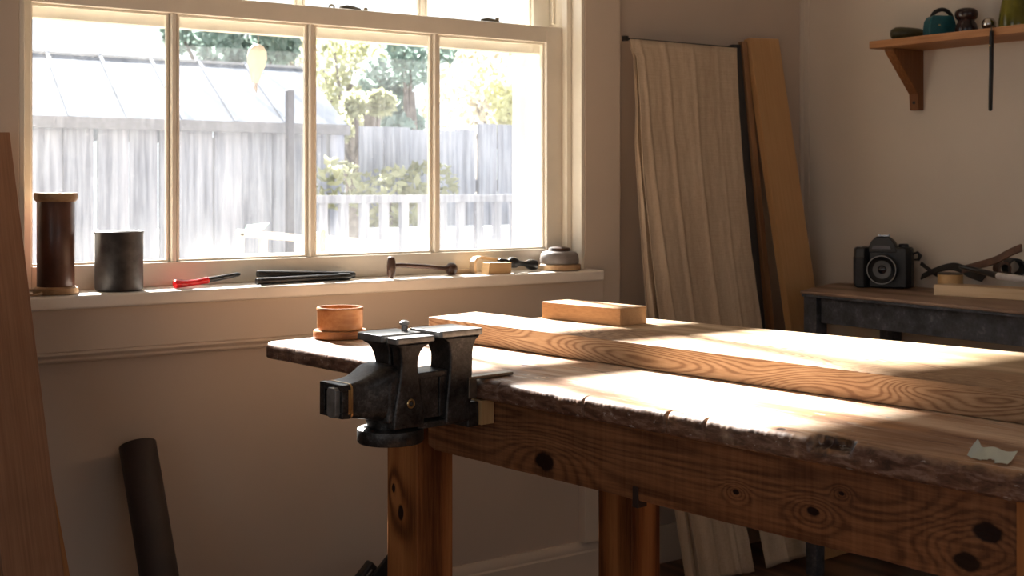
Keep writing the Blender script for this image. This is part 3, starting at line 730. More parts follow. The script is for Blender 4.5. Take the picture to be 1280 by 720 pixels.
# DSLR camera
cpos = PZ(1106, 358.5, TZ)
yaw = TH - pi/2 - .42   # local -y looks to the viewer and a little to the left
M_cam = plain('black_camera_body', (.008,.008,.009), .45, var=.2, scale=200, bump=.1)
M_grip = plain('rubber_grip', (.018,.018,.021), .6, var=.3, scale=300, bump=.3)
M_camsil = plain('silver_dial', (.45,.45,.46), .3, .8)
cam_t = thing('camera', 'black digital single lens camera standing on the side table', 'camera', (cpos[0]-.015, cpos[1]-.01, TZ+.001), yaw)
S = 1.30
def sc_(mb): mb.v = [(x*S, y*S, z*S) for x, y, z in mb.v]; return mb
def profile_body():
    pts = []
    return [(-.068,-.030),(-.060,-.052),(-.040,-.052),(-.030,-.034),(.055,-.034),(.066,-.020),(.068,.018),(.060,.028),(-.060,.028),(-.070,.015)]
b_ = MB(); prof = profile_body()
rings = []
for z, k in ((0,.96),(.004,1),(.086,1),(.094,.985),(.098,.93)):
    rings.append([(x*k, y*k, z) for x, y in prof])
obj('body', sc_(b_.loft(rings)), M_cam, cam_t, bevel=.003)
obj('grip', sc_(MB().loft([[(x, y, z) for x, y in ((-.0695,-.030),(-.0615,-.0535),(-.041,-.0535),(-.034,-.044),(-.040,-.03),(-.06,-.02))] for z in (.006,.075)])), M_grip, cam_t, bevel=.003)
obj('prism_hump', sc_(MB().loft([[(x*k, -.036+y*k2, z) for x, y in ((-.032,0),(.032,0),(.034,.03),(.026,.058),(-.026,.058),(-.034,.03))] for z, k, k2 in ((.085,1.05,1.02),(.098,1,.98),(.112,.82,.9),(.121,.55,.75),(.124,.4,.6))])), M_cam, cam_t, bevel=.003)
obj('flash_panel', sc_(MB().loft([[(-.024,-.0385,.094),(.020,-.0385,.094),(.016,-.0345,.106),(-.020,-.0345,.106)],[(-.024,-.034,.094),(.020,-.034,.094),(.016,-.030,.106),(-.020,-.030,.106)]])), plain('slate_panel', (.12,.125,.15), .35), cam_t)
Ml = Matrix.Translation((.004,-.03,.046)) @ Matrix.Rotation(pi/2,4,'X')
ln = obj('lens', sc_(MB().lathe([(.034,0),(.035,.008),(.032,.010),(.034,.014),(.0345,.034),(.033,.036),(.034,.040),(.034,.046),(.032,.047),(.030,.045),(.022,.036),(.010,.034)], 48, M=Ml)), M_cam, cam_t, angle=60)
obj('lens_ring', sc_(MB().lathe([(.0325,.0465),(.034,.0465),(.034,.048),(.0325,.048)], 48, M=Ml, close=True)), plain('grey_ring', (.2,.2,.2), .35, .5), ln)
obj('front_ring', sc_(MB().lathe([(.0105,.0352),(.0215,.0372),(.0215,.0380),(.0105,.0362)], 48, M=Ml, close=True)), plain('grey_inner', (.10,.10,.10), .5), ln)
obj('glass', sc_(MB().lathe([(.0102,.0345),(.008,.037),(.004,.0382),(.0005,.0385)], 32, M=Ml)), plain('lens_glass', (.01,.008,.012), .05), ln)
obj('dial', sc_(MB().lathe([(.012,.096),(.012,.104),(.010,.106)], 28, (.046,-.004,0))), M_cam, cam_t)
obj('dial', sc_(MB().lathe([(.009,.094),(.009,.100),(.007,.1015)], 24, (-.03,-.008,0))), M_camsil, cam_t)
obj('shutter_button', sc_(MB().lathe([(.006,.090),(.006,.0985),(.004,.1)], 20, (-.052,-.036,0))), M_camsil, cam_t)
obj('hot_shoe', sc_(MB().box(-.010,.010,-.012,.008,.1235,.1265).box(-.013,-.010,-.012,.008,.1235,.129).box(.010,.013,-.012,.008,.1235,.129)), M_camsil, cam_t, bevel=.0005)
obj('strap_lug', sc_(MB().tube([(.066,.0,.082),(.078,.0,.086),(.084,0,.078),(.080,0,.068),(.070,0,.068)], [.003,.003,.005,.004,.002], 10)), M_cam, cam_t)
# strap
def W(px, py, x): return Vector(PX(px, py, x))
def smooth_path(pts, n=8):
    out = []
    P_ = [pts[0]] + pts + [pts[-1]]
    for i in range(1, len(P_)-2):
        for k in range(n):
            t_ = k/n; a, b, c, d = P_[i-1], P_[i], P_[i+1], P_[i+2]
            out.append(.5*((2*b) + (c-a)*t_ + (2*a-5*b+4*c-d)*t_*t_ + (3*b-a-3*c+d)*t_**3))
    out.append(pts[-1]); return out
def ribbon(pts, w_, th, wdir=None):
    rings = []; pts = smooth_path(pts, 8)
    for i, p in enumerate(pts):
        tt = (pts[min(i+1, len(pts)-1)] - pts[max(i-1, 0)]).normalized()
        wd = (wdir or Vector((0,0,1))); wd = (wd - tt*wd.dot(tt)).normalized(); nn = tt.cross(wd)
        rings.append([p+wd*w_/2+nn*th/2, p-wd*w_/2+nn*th/2, p-wd*w_/2-nn*th/2, p+wd*w_/2-nn*th/2])
    return MB().loft(rings)
def rel(pts, o_): return [p - Vector(o_) for p in pts]
org = tuple(W(1165,352,3.39)); org = (org[0], org[1], TZ+.001)
pts = rel([W(1151,329,3.395), W(1160,336,3.395), W(1172,344,3.395), W(1185,347,3.39), W(1196,347,3.39)], org)
pts2 = rel([W(1152,346,3.39), W(1160,342,3.39), W(1175,336,3.39), W(1190,333,3.39), W(1202,336,3.39), W(1215,343,3.39), W(1230,348,3.385)], org)
stp = thing('camera_strap', 'black strap curling on the table just right of the camera', 'strap', org)
M_strap = plain('black_webbing', (.014,.013,.013), .6, var=.2, scale=200)
pts = [Vector((p.x, p.y, max(p.z, .004))) for p in pts]; pts2 = [Vector((p.x, p.y, max(p.z, .012))) for p in pts2]
obj('strap_end', ribbon(pts, .012, .003), M_strap, stp)
obj('strap_loop', ribbon(pts2, .026, .004, Vector((.8,-.2,.9))), M_strap, stp)
# pale strip of timber
a0 = PZ(1167,369,TZ); a1 = PZ(1280,376,TZ); ang = math.atan2(a1[1]-a0[1], a1[0]-a0[0])
o = obj('timber_strip', MB().box(0, .62, 0, .085, 0, .031), wood('pale_pine_strip', ((.52,.36,.2),(.68,.50,.31),(.78,.61,.42)), 'x', seed=5, fine=60, ring=6, bump=.1), loc=(a0[0], a0[1], TZ+.0006), rotz=ang, bevel=.001)
tag(o, 'pale pine strip lying near the front edge of the side table', 'timber strip')
tp0 = PX(1188, 354, 3.325)
rl = thing('tape_roll', 'small tan roll of tape with dark top standing behind the pine strip', 'tape roll', (3.325, tp0[1], TZ+.001))
hh = PX(1188,341.5,3.325)[2]-TZ
obj('roll', MB().lathe([(.020,.0),(.036,.0),(.037,.003),(.037,hh-.006),(.036,hh-.004),(.020,hh-.004)], 40, close=True), plain('tan_tape', (.50,.31,.13), .4, var=.08), rl)
obj('core', MB().lathe([(.018,hh-.006),(.0365,hh-.0042),(.0375,hh-.001),(.036,hh),(.018,hh)], 40, close=True), plain('dark_core', (.09,.07,.055), .5), rl)
# paint brush: black handle with steel ferrule
bp = [W(1200,333,3.25), W(1222,338,3.25), W(1248,345,3.23), W(1262,347,3.21), W(1292,351,3.18)]
org = (bp[2].x, bp[2].y, TZ+.0325)
br = thing('long_brush', 'long brush with black handle and steel ferrule resting on the pine strip', 'brush', org)
rb_ = rel(bp, org)
dz = .012 - min(p.z for p in rb_); 
obj('handle', MB().tube(smooth_path([p+Vector((0,0,max(dz,0))) for p in rb_[:3]], 6), [.006+.0035*i/12 for i in range(13)], 14), M_plas, br)
obj('ferrule', MB().tube([p+Vector((0,0,max(dz,0))) for p in rb_[2:]], [.0098,.0098,.0105], 18), plain('steel_ferrule', (.75,.75,.78), .35, .6), br)
# leather strap and rolled leather
M_lea = plain('brown_leather', (.10,.045,.025), .5, var=.3, scale=40, bump=.15)
lp = [W(1203,337,3.36), W(1222,332,3.36), W(1245,325,3.35), W(1262,316,3.35), W(1277,309.5,3.345)]
org = (lp[0].x, lp[0].y, TZ+.001)
o = obj('leather_strap', ribbon([Vector((p.x,p.y,max(p.z,.004))) for p in rel(lp, org)], .022, .006, Vector((.3,0,1))), M_lea, loc=org)
tag(o, 'stiff brown leather strap sticking up at the right edge of the table', 'leather strap')
cc = W(1262, 334, 3.40); org = (cc.x, cc.y, TZ+.001)
rr_ = thing('leather_roll', 'dark coiled leather roll lying under the raised leather strap', 'leather roll', (cc.x, cc.y, TZ+.0015))
def coil(cx, r, r2, z0, n=34):
    return [Vector((cx*math.sin(-.9) , 0, 0)) for _ in range(0)] or [Vector((cx + r*math.cos(a)*(1 if True else 1), 0, z0 + r2*math.sin(a))) for a in [2*pi*i/n*1.0 for i in range(n+1)]]
zc = cc.z - (TZ+.0015)
Mv = Matrix.Rotation(TH-pi/2, 4, 'Z')
o1 = obj('coil', ribbon(coil(.012, .024, .024, max(zc, .026)), .05, .006, Vector((0,1,0))).rotx(Mv), M_strap, rr_)
o2 = obj('coil', ribbon(coil(-.022, .016, .018, max(zc-.004,.022)), .05, .006, Vector((0,1,0))).rotx(Mv), M_lea, rr_)
obj('underside', MB().box(-.03,.03,-.02,.02,0,.004).rotx(Mv), M_lea, rr_)

# ------------------------------------------------------------------ wall shelf and what stands on it
SHZ0 = 1.628; SHZ = 1.651
M_shelf = wood('orange_pine_shelf', ((.28,.12,.045),(.42,.2,.085),(.52,.28,.13)), 'y', seed=6, fine=60, ring=8, bump=.15)
M_brk = wood('dark_orange_bracket', ((.16,.06,.02),(.26,.11,.04),(.34,.16,.06)), 'z', seed=6, fine=60, ring=8, bump=.15)
shf = thing('wall_shelf', 'orange pine wall shelf on triangular wooden brackets at the upper right', 'shelf', (RX, 2.6, SHZ0))
obj('board', MB().box(3.245-RX, 0, 1.0-2.6, 2.661-2.6, 0, SHZ-SHZ0), M_shelf, shf, bevel=.0015)
for y in (2.600-2.6, 1.3-2.6):
    obj('bracket', MB().prism([(0,0),(-.150,0),(-.150,-.008),(-.030,-.138),(-.026,-.189),(0,-.189)], y, y+.034, 'y'), M_brk, shf, bevel=.0015)
    obj('screw', MB().lathe([(.0055,0),(.005,.002),(.001,.003)], 14, M=Matrix.Translation((-.028,y+.016,-.165)) @ Matrix.Rotation(-pi/2,4,'Y')), M_black, shf)
def shelf_at(px, x=3.33): 
    return (x, PX(px, 60, x)[1], SHZ+.0006)
def W_(px0, px1, x=3.33): return abs(PX(px0,60,x)[1]-PX(px1,60,x)[1])
# gourd
M_g = plain('dark_olive_gourd', (.06,.05,.018), .35, var=.5, scale=22)
p = shelf_at(1135)
gd = thing('dried_gourd', 'dark olive gourd lying on its side at the left end of the shelf', 'gourd', p, TH-pi/2)
obj('gourd_body', MB().lathe([(.002,-.056),(.013,-.052),(.020,-.040),(.0215,-.025),(.0205,-.005),(.019,.015),(.0165,.035),(.012,.050),(.005,.057),(.001,.058)], 28, M=Matrix.Translation((0,0,.0215)) @ Matrix.Rotation(pi/2,4,'Y')), M_g, gd)
obj('stem', MB().tube([(.052,0,.0215),(.062,0,.023)], [.005,.003], 8), M_walnut, gd)
# teal bag
p = shelf_at(1175)
bg = thing('teal_case', 'small teal case with black carrying loop and a brass stud on the shelf', 'case', p, TH-pi/2+.15)
M_teal = plain('teal_leather', (.008,.085,.105), .45, var=.15, scale=60)
obj('case_body', MB().loft([[(x*k, y, z) for x, y in ((-.044,-.02),(.044,-.02),(.044,.025),(-.044,.025))] for z, k in ((0,1),(.03,1),(.048,.93),(.060,.76),(.064,.6))]), M_teal, bg, bevel=.006, bseg=3)
obj('loop_handle', MB().tube(smooth_path([Vector(q) for q in ((-.03,0,.052),(-.018,0,.074),(.008,0,.084),(.030,0,.074),(.042,0,.05),(.046,0,.02))], 5), .0065, 10), M_plas, bg)
obj('stud', MB().lathe([(.003,0),(.003,.002),(.001,.003)], 12, M=Matrix.Translation((-.012,-.0195,.034)) @ Matrix.Rotation(pi/2,4,'X')), M_brass, bg)
p = shelf_at(1208)
vs_ = thing('dark_knob_vase', 'dark brown glossy vase with a bulbous round top on the shelf', 'vase', p)
obj('vase_body', MB().lathe([(.026,0),(.031,.003),(.033,.014),(.030,.028),(.024,.037),(.024,.041),(.031,.047),(.034,.058),(.032,.068),(.024,.075),(.012,.078),(.001,.079)], 40), plain('glossy_umber', (.025,.012,.011), .2), vs_)
p = shelf_at(1236)
sb = thing('chrome_ball', 'small shiny chrome ball on a ring foot between the two vases on the shelf', 'ball', p)
obj('ball', MB().lathe([(.02*math.sin(a)+.0004, .022-.02*math.cos(a)) for a in [pi*i/16 for i in range(17)]], 28), plain('chrome', (.5,.46,.42), .12, 1, .3, 50), sb)
obj('ring_foot', MB().lathe([(.010,0),(.016,0),(.016,.004),(.010,.005)], 24, close=True), M_brass_old, sb)
p = shelf_at(1267)
t = NT('olive_glass'); t.b.inputs['Base Color'].default_value = (.22,.20,.02,1); t.b.inputs['Roughness'].default_value = .12
t.b.inputs['Transmission Weight'].default_value = .35; t.b.inputs['IOR'].default_value = 1.45
nn_ = t.noise(t.mapping((1,1,1)), 14, 3); t.l(t.ramp(nn_, [(.3, (.12,.11,.01)), (.7, (.30,.27,.04))]), t.b.inputs['Base Color'])
gv = thing('olive_glass_vase', 'tall olive green glass vase at the right end of the shelf', 'vase', p)
obj('vase_wall', MB().lathe([(.036,0),(.041,.004),(.042,.02),(.038,.05),(.032,.085),(.030,.12),(.033,.15),(.030,.15),(.027,.12),(.029,.085),(.035,.05),(.038,.02),(.034,.008)], 40, close=True), t.m, gv)
obj('vase_floor', MB().lathe([(.036,.003),(.036,.009)], 30), t.m, gv)
# hanging black strap
h0 = PX(1240, 50, 3.238); h1 = PX(1235, 139, 3.238)
hs = thing('hanging_strap', 'narrow black strap with a brass stud hanging from the front edge of the shelf', 'strap', (3.236, h0[1], SHZ0))
ln_ = SHZ0 - h1[2]
obj('strap_loop', MB().loft([[Vector((-.001, -.009+.001*0, z)), Vector((-.001,.009,z)), Vector((.004,.009,z)), Vector((.004,-.009,z))] for z in (0.016, -ln_*.3)]) if False else MB().tube([(0,.0,.012),(0,.0005,-.02),(0,.001,-ln_*.45),(0,.003,-ln_*.8),(0,.004,-ln_+.004),(0,.004,-ln_)], [.008,.0088,.0082,.008,.0075,.004], 14, .6), M_plas, hs)
obj('stud', MB().lathe([(.003,0),(.003,.002),(.001,.003)], 12, M=Matrix.Translation((-.006,.001,-.03)) @ Matrix.Rotation(-pi/2,4,'Y')), M_brass, hs)
obj('hook', MB().tube([(.02,0,.026),(.004,0,.027),(-.001,0,.022),(0,0,.010)], .002, 8), M_brass_old, hs)

# ------------------------------------------------------------------ outdoors
GZ = -.35
M_ground = plain('pale_gravel', (.26,.25,.22), .9, var=.25, scale=3)
g_ = MB().box(-14, 40, WY+WT, 46, GZ-.2, GZ)
struct('ground', g_, M_ground)
t = NT('weathered_grey_boards')
x, y, z = t.xyz()
strk = t.noise(t.mapping((1,1,.05)), 26, 5, .65); bb = t.noise(t.mapping((1,1,.02), loc=(3,0,0)), 5, 2)
f_ = t.math('ADD', t.math('MULTIPLY', strk, .6), t.math('MULTIPLY', bb, .4))
t.l(t.ramp(f_, [(.36, (.17,.18,.22)), (.5, (.35,.375,.44)), (.66, (.55,.56,.62))]), t.b.inputs['Base Color'])
t.b.inputs['Roughness'].default_value = .9; t.bump(strk, .3, .01); M_fence = t.m
# shed with board wall and metal roof
shed = thing('garden_shed', 'weathered board shed with a pale sloping metal roof behind the left half of the window', 'shed', (1.5, 9, GZ))
def board_row(x0, x1, y, z0, z1f, seed, wmin=.16, wmax=.24, gapw=.012):
    rnd = random.Random(seed); mb = MB(); x = x0
    while x < x1:
        w_ = rnd.uniform(wmin, wmax); zt = z1f(x, rnd)
        mb.box(x, min(x+w_, x1), y+rnd.uniform(-.012,.012), y+.025, z0, zt)
        x += w_ + rnd.choice((gapw*.4, gapw*.4, gapw, gapw*2.2))
    return mb
wb = board_row(-4.5, 3.25, 0, 0, lambda x, r: 2.01, 3)
obj('board_wall', wb, M_fence, shed)
obj('side_wall', MB().box(3.2, 3.25, .03, 3, 0, 2.0), M_fence, shed)
t = NT('pale_metal_roof')
x, y, z = t.xyz()
rb2 = t.math('SINE', t.math('MULTIPLY', x, 2*pi/.38)); st3 = t.noise(t.mapping((1,.25,.25), rot=(0,0,.0)), 5, 4)
t.l(t.ramp(t.math('ADD', t.math('MULTIPLY', t.step(rb2, .8, 1), -.3), st3), [(.3, (.07,.088,.12)), (.5, (.125,.145,.185)), (.7, (.15,.17,.205))]), t.b.inputs['Base Color'])
t.b.inputs['Roughness'].default_value = .95; t.b.inputs['Specular IOR Level'].default_value = .05; M_roof = t.m
rf = MB().add([(-4.7,-.1,2.0),(3.24,-.1,2.0),(3.62,1.5,2.60),(-4.7,1.5,2.60),(-4.7,3.1,2.0),(3.24,3.1,2.0)], [(0,1,2,3),(3,2,5,4)])
ro_ = obj('roof', rf, M_roof, shed, smooth=False); mm = ro_.modifiers.new('t', 'SOLIDIFY'); mm.thickness = .04
sm = MB()
for i in range(20):
    x0 = -4.5+.4*i
    if x0 > 3.1: break
    fr_ = (x0+4.7)/7.94
    xa = x0; xb = x0 + .38*max(0, (x0+4.7)/7.94)
    sm.add([(xa,-.1,2.024),(xa+.03,-.1,2.024),(xb+.03,1.5,2.622),(xb,1.5,2.622),(xa,-.1,2.0),(xa+.03,-.1,2.0),(xb+.03,1.5,2.60),(xb,1.5,2.60)], [(0,1,2,3),(0,4,5,1),(1,5,6,2),(0,3,7,4)])
obj('roof_seams', sm, M_roof, shed, smooth=False)
obj('ridge_cap', MB().box(-4.7, 3.64, 1.46, 1.54, 2.59, 2.612), plain('grey_flashing', (.4,.41,.43), .6), shed)
obj('fascia', MB().box(-4.7, 3.24, -.12, -.09, 1.94, 2.02), plain('dark_gutter', (.2,.2,.22), .6), shed)
# fence
fn = thing('board_fence', 'tall weathered grey board fence behind the two right panes', 'fence', (4.8, 8.8, GZ))
obj('fence_boards', board_row(-.02, 7.5, 0, 0, lambda x, r: 2.0 + r.uniform(-.012,.015) + (.07*math.exp(-((x-1.25)/.3)**2)), 5), M_fence, fn)
obj('fence_rail', MB().box(-.02, 7.5, .03, .08, .5, .6).box(-.02, 7.5, .03, .08, 1.5, 1.6), M_fence, fn)
po = tag(obj('dark_post', MB().box(-.026, .026, -.026, .026, 0, 2.24), plain('dark_grey_post', (.13,.13,.15), .8), loc=(4.07, 8.55, GZ), bevel=.006), 'dark grey square post standing in front of the shed beside its right end', 'post')
# low picket railing
pr = thing('picket_railing', 'low grey picket railing in front of the board fence, seen low in the right panes', 'railing', (3.6, 7.2, GZ))
obj('top_rail', MB().box(0, 4.6, -.03, .03, 1.44, 1.49), M_fence, pr)
obj('bottom_rail', MB().box(0, 4.6, -.025, .025, .45, .5), M_fence, pr)
for i in range(32):
    obj('picket', MB().box(i*.145+.02, i*.145+.075, -.02, .02, 0, 1.44), M_fence, pr)
ws = tag(obj('garden_wall', MB().box(-2, 2, 0, .3, 0, 1.2).box(-2.03, 2.03, -.03, .33, 1.2, 1.26), plain('white_render', (.85,.85,.86), .8), loc=(6.3, 7.5, GZ)), 'low white garden wall showing between the railing pickets', 'garden wall')
# foliage
def leaves(blobs, n, size, seed, flat=.5):
    rnd = random.Random(seed); mb = MB(); vs = []; fs = []
    tot = sum(b[3]**2 for b in blobs)
    for (bx, by, bz, br_) in blobs:
        for _ in range(int(n*br_**2/tot)):
            while True:
                d = Vector((rnd.uniform(-1,1), rnd.uniform(-1,1), rnd.uniform(-1,1)))
                if .05 < d.length < 1: break
            r_ = br_*(d.length**.4); d.normalize()
            c = Vector((bx, by, bz)) + Vector((d.x*r_, d.y*r_, d.z*r_*.85))
            a = Vector((rnd.gauss(0,1), rnd.gauss(0,1), rnd.gauss(0,1))).normalized(); b = a.cross(Vector((rnd.gauss(0,1), rnd.gauss(0,1), rnd.gauss(0,1)))).normalized()
            s = size*rnd.uniform(.6,1.4); k = len(vs)
            vs += [c-a*s, c-b*s*flat, c+a*s, c+b*s*flat]; fs.append((k,k+1,k+2,k+3))
    return mb.add(vs, fs)
def leafmat(name, c):
    t = NT(name); oi = t.noise(t.mapping((1,1,1)), 2.5, 3)
    a = tuple(x*.7 for x in c); b = tuple(min(1, x*1.35) for x in c)
    col = t.ramp(oi, [(.3, a), (.7, b)])
    t.l(col, t.b.inputs['Base Color']); t.b.inputs['Roughness'].default_value = .6
    tl = t.n('ShaderNodeBsdfTranslucent'); t.l(col, tl.inputs[0]); mx = t.n('ShaderNodeMixShader'); mx.inputs[0].default_value = .45
    t.l(t.b.outputs[0], mx.inputs[1]); t.l(tl.outputs[0], mx.inputs[2]); t.l(mx.outputs[0], t.out.inputs['Surface'])
    return t.m
M_l1 = leafmat('blue_green_leaves', (.26,.34,.30)); M_l2 = leafmat('olive_leaves', (.42,.43,.27)); M_l3 = leafmat('dry_tan_leaves', (.52,.47,.36)); M_l4 = leafmat('yellow_green_leaves', (.58,.57,.32))
M_bark = plain('grey_bark', (.18,.15,.13), .9, var=.3, scale=12)
def tree(px, py, Y, wpx, hpx, m, seed, label, n=2600, dens=7, size=.09):
    c = PY(px, py, Y); k = c[1]/(F)*1.25   # metres per pixel, about
    rnd = random.Random(seed)
    t_ = thing('garden_tree', label, 'tree', (c[0], c[1], GZ))
    cz = c[2]-GZ; blobs = []
    for _ in range(dens):
        blobs.append((rnd.uniform(-.5,.5)*wpx*k, rnd.uniform(-.5,.5), cz + rnd.uniform(-.5,.5)*hpx*k, min(wpx, hpx)*k*rnd.uniform(.26,.4)))
    obj('foliage', leaves(blobs, n, size, seed), m, t_, smooth=False)
    tr_ = MB().tube([(0,0,0),(.05,0,cz*.5),(0,0,cz)], [.13,.10,.05], 10)
    for (bx, by, bz, br_) in blobs[:5]:
        tr_.tube([(0,0,cz*.55),(bx*.5,by*.5,(cz*.55+bz)/2+.1),(bx,by,bz)], [.05,.035,.015], 6)
    obj('trunk', tr_, M_bark, t_)
tree(300, 62, 13.2, 130, 80, M_l1, 11, 'blue-green dense tree rising behind the shed roof', 3300, 12, .07)
tree(365, 75, 18.5, 70, 90, M_l3, 12, 'dry tan tree behind the right end of the shed roof', 800, 7, .07)
tree(437, 105, 15.0, 110, 110, M_l2, 13, 'olive tree above the fence in the left part of the third pane', 1500, 11, .07)
tree(512, 115, 10.9, 70, 110, M_l1, 14, 'blue-green tree beside the fourth muntin above the fence', 1400, 10, .06)
tree(600, 105, 14.2, 110, 110, M_l3, 15, 'tan bare-looking tree in the middle of the fourth pane', 1500, 11, .07)
tree(650, 125, 11.4, 70, 80, M_l4, 16, 'yellow-green tree at the right end of the fence', 1000, 7, .06)
tree(462, 144, 9.7, 60, 36, M_l2, 17, 'low olive shrub peeping over the fence near the shed', 1400, 5, .06)
c = PY(500, 250, 8.3)
sh_ = thing('climbing_shrub', 'thin yellow-green climbing shrub against the board fence', 'shrub', (c[0], 8.45, GZ))
obj('foliage', leaves([(-.45,0,1.55,.22),(0,0,1.45,.28),(.35,0,1.55,.22),(.1,0,1.1,.25)], 900, .045, 5), M_l2, sh_, smooth=False)
obj('stem', MB().tube([(0,0,0),(.05,0,.8),(0,0,1.5)], [.02,.015,.008], 8), M_bark, sh_)
# hanging pale oval outside the glass
oc = PY(321, 75, 3.85)
ho = thing('hanging_oval', 'pale oval paper lantern hanging outside beyond the second pane', 'lantern', oc)
k = oc[1]*1.22/F
obj('oval', MB().lathe([(.001,-.105),(.016,-.10),(.02,-.085),(.026,-.06),(.040,-.02),(.044,.01),(.040,.04),(.026,.062),(.008,.070),(.001,.071)], 32, M=Matrix.Rotation(.08,4,'Y') @ Matrix.Scale(.72,4)), plain('pale_paper', (.33,.28,.21), .7, var=.06), ho)
obj('cord', MB().tube([(.005,0,.048),(0,0,.95)], .0015, 6), M_bark, ho)
obj('hook_arm', MB().tube([(0,0,.94),(0,0,.96),(0,-.47,.96)], .006, 8), M_brass_old, ho)
obj('tassel', MB().tube([(-.003,0,-.07),(-.004,0,-.09),(-.001,0,-.105)], [.004,.006,.001], 8), M_bark, ho)
# cream frame outside
M_cream = plain('cream_paint', (.52,.44,.34), .6, var=.05)
CY = 4.7
def Q(px, py, dy=0): return Vector(PY(px, py, CY+dy)) 
o0 = Q(340, 320); org = (o0.x, CY, GZ)
cf = thing('cream_timber_frame', 'cream painted timber frame with slanted end standing outside beyond the second pane', 'frame', org)
rr0 = lambda px, py, dy=0: Q(px, py, dy) - Vector(org)
def bar(p, q, w_, d_=.035):
    dd_ = (q-p).normalized(); s_ = Vector((dd_.z,0,-dd_.x))*w_/2; yv = Vector((0,d_/2,0))
    return MB().loft([[p+s_-yv, p-s_-yv, p-s_+yv, p+s_+yv],[q+s_-yv, q-s_-yv, q-s_+yv, q+s_+yv]])
obj('top_rail', bar(rr0(297,291), rr0(402,300), .028), M_cream, cf, bevel=.004)
obj('slanted_leg', bar(rr0(300,290), Vector((rr0(278,350).x, 0, 0)), .028), M_cream, cf, bevel=.004)
obj('middle_leg', bar(rr0(329,296), Vector((rr0(330,350).x, 0, 0)), .026), M_cream, cf, bevel=.004)
obj('right_leg', bar(rr0(401,290), Vector((rr0(401,350).x, 0, 0)), .03), M_cream, cf, bevel=.004)
z3 = rr0(340,317).z
obj('lower_panel', MB().box(rr0(285,320).x-.02, rr0(402,320).x, -.02, .02, .25, z3), M_cream, cf, bevel=.004)
# white bench panel right of it and a pole on top
wp = thing('garden_bench', 'white garden bench box outside, low beyond the third pane', 'bench', (Q(445,310).x, CY+.1, GZ))
b1 = Q(407,300,.1) - Vector((Q(445,310).x, CY+.1, GZ)); b2 = Q(488,308,.1) - Vector((Q(445,310).x, CY+.1, GZ))
obj('box', MB().prism([(b1.x,0),(b2.x,0),(b2.x,b2.z-.01),(b1.x,b1.z-.01)], -.05, .3, 'y'), plain('white_paint', (.85,.84,.82), .6), wp, bevel=.005)
obj('lid', bar(Vector((b1.x,-.03,b1.z)), Vector((b2.x,-.03,b2.z)), .02, .08), plain('white_paint_lid', (.85,.84,.82), .6), wp, bevel=.004)
pl_o = (Q(407,295).x, CY-.02, Q(407,295).z)
p1 = Q(408,296,-.02)-Vector(pl_o); p2 = Q(490,304,-.02)-Vector(pl_o)
pol = thing('wooden_pole', 'thin wooden pole with a pale tip lying across the white bench outside', 'pole', pl_o)
obj('shaft', MB().tube([p1, p1.lerp(p2,.85)], .007, 10), plain('grey_pole', (.42,.38,.34), .7), pol)
obj('tip', MB().tube([p1.lerp(p2,.84), p2], .011, 12), plain('tan_tip', (.62,.42,.27), .6), pol)
ob = Q(403.5,301,-.06)
hd_ = obj('handle', MB().lathe([(.004,-.045),(.011,-.04),(.012,0),(.010,.04),(.004,.045)], 16), plain('orange_wood', (.5,.24,.10), .5), cf, loc=tuple(ob-Vector(org))); hd_['label'] = 'orange brown wooden handle'
cu = Q(320, 291)
tag(obj('green_clip', MB().loft([[(-.045,-.012,0),(.02,-.012,0),(.02,.012,0),(-.045,.012,0)],[(-.035,-.012,.022),(.055,-.012,.03),(.055,.012,.03),(-.035,.012,.022)]]), plain('mint_plastic', (.25,.62,.48), .4), loc=(cu.x-.0, CY, cu.z+.008), bevel=.003), 'small mint green plastic clip on top of the cream frame outside', 'clip')

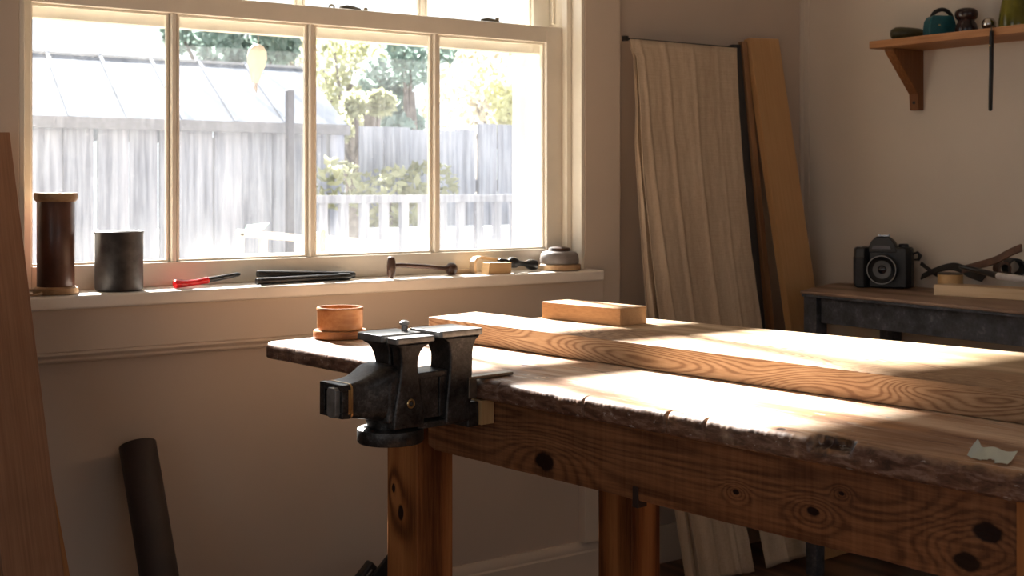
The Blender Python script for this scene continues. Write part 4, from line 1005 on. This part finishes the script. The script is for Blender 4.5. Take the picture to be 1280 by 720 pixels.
# ------------------------------------------------------------------ light
wd = bpy.data.worlds.new('World'); sc.world = wd; wd.use_nodes = True
bgn = wd.node_tree.nodes['Background']; bgn.inputs[0].default_value = (.93, .97, 1.0, 1); bgn.inputs[1].default_value = WORLD = 1.42

su = bpy.data.lights.new('Sun', 'SUN'); su.energy = 52; su.angle = math.radians(2.2); su.color = (1, .94, .86)
so = bpy.data.objects.new('Sun', su); COL.objects.link(so)
dv = Vector((-.2, -1.58, -1)).normalized(); so.rotation_mode = 'QUATERNION'; so.rotation_quaternion = dv.to_track_quat('-Z', 'Y'); so.location = (3, 10, 8)
def portal(name, loc, rot, sx, sy):
    l_ = bpy.data.lights.new(name, 'AREA'); l_.shape = 'RECTANGLE'; l_.size = sx; l_.size_y = sy; l_.cycles.is_portal = True
    o = bpy.data.objects.new(name, l_); COL.objects.link(o); o.location = loc; o.rotation_euler = rot
portal('portal_window', ((OX0+OX1)/2, WY+WT+.05, (OZ0+OZ1)/2), (-pi/2,0,0), OX1-OX0, OZ1-OZ0)
portal('portal_left', (LX-.21, -.75, 1.675), (0,-pi/2,0), 1.65, 3.3)
portal('portal_back', (.95, BY-.21, 1.7), (pi/2,0,0), 2.5, 1.2)

# ------------------------------------------------------------------ camera
cd = bpy.data.cameras.new('Camera'); co = bpy.data.objects.new('Camera', cd); COL.objects.link(co); sc.camera = co
cd.sensor_width = 36; cd.sensor_fit = 'HORIZONTAL'; cd.lens = F*36/1280
cd.shift_y = -(360-HZ)/1280.0
co.location = (0, 0, H); co.rotation_euler = (pi/2, 0, TH - pi/2)
cd.dof.use_dof = True; cd.dof.focus_distance = 2.3; cd.dof.aperture_fstop = 10
cd.clip_start = .05
sc.view_settings.view_transform = 'Standard'; sc.view_settings.look = 'None'; sc.view_settings.exposure = 0; sc.view_settings.gamma = 1
sc.view_settings.use_curve_mapping = False
sc.cycles.use_denoising = True
sc.cycles.max_bounces = 12; sc.cycles.diffuse_bounces = 6; sc.cycles.transparent_max_bounces = 16
sc.cycles.sample_clamp_indirect = 6
sc.cycles.caustics_reflective = False; sc.cycles.caustics_refractive = False
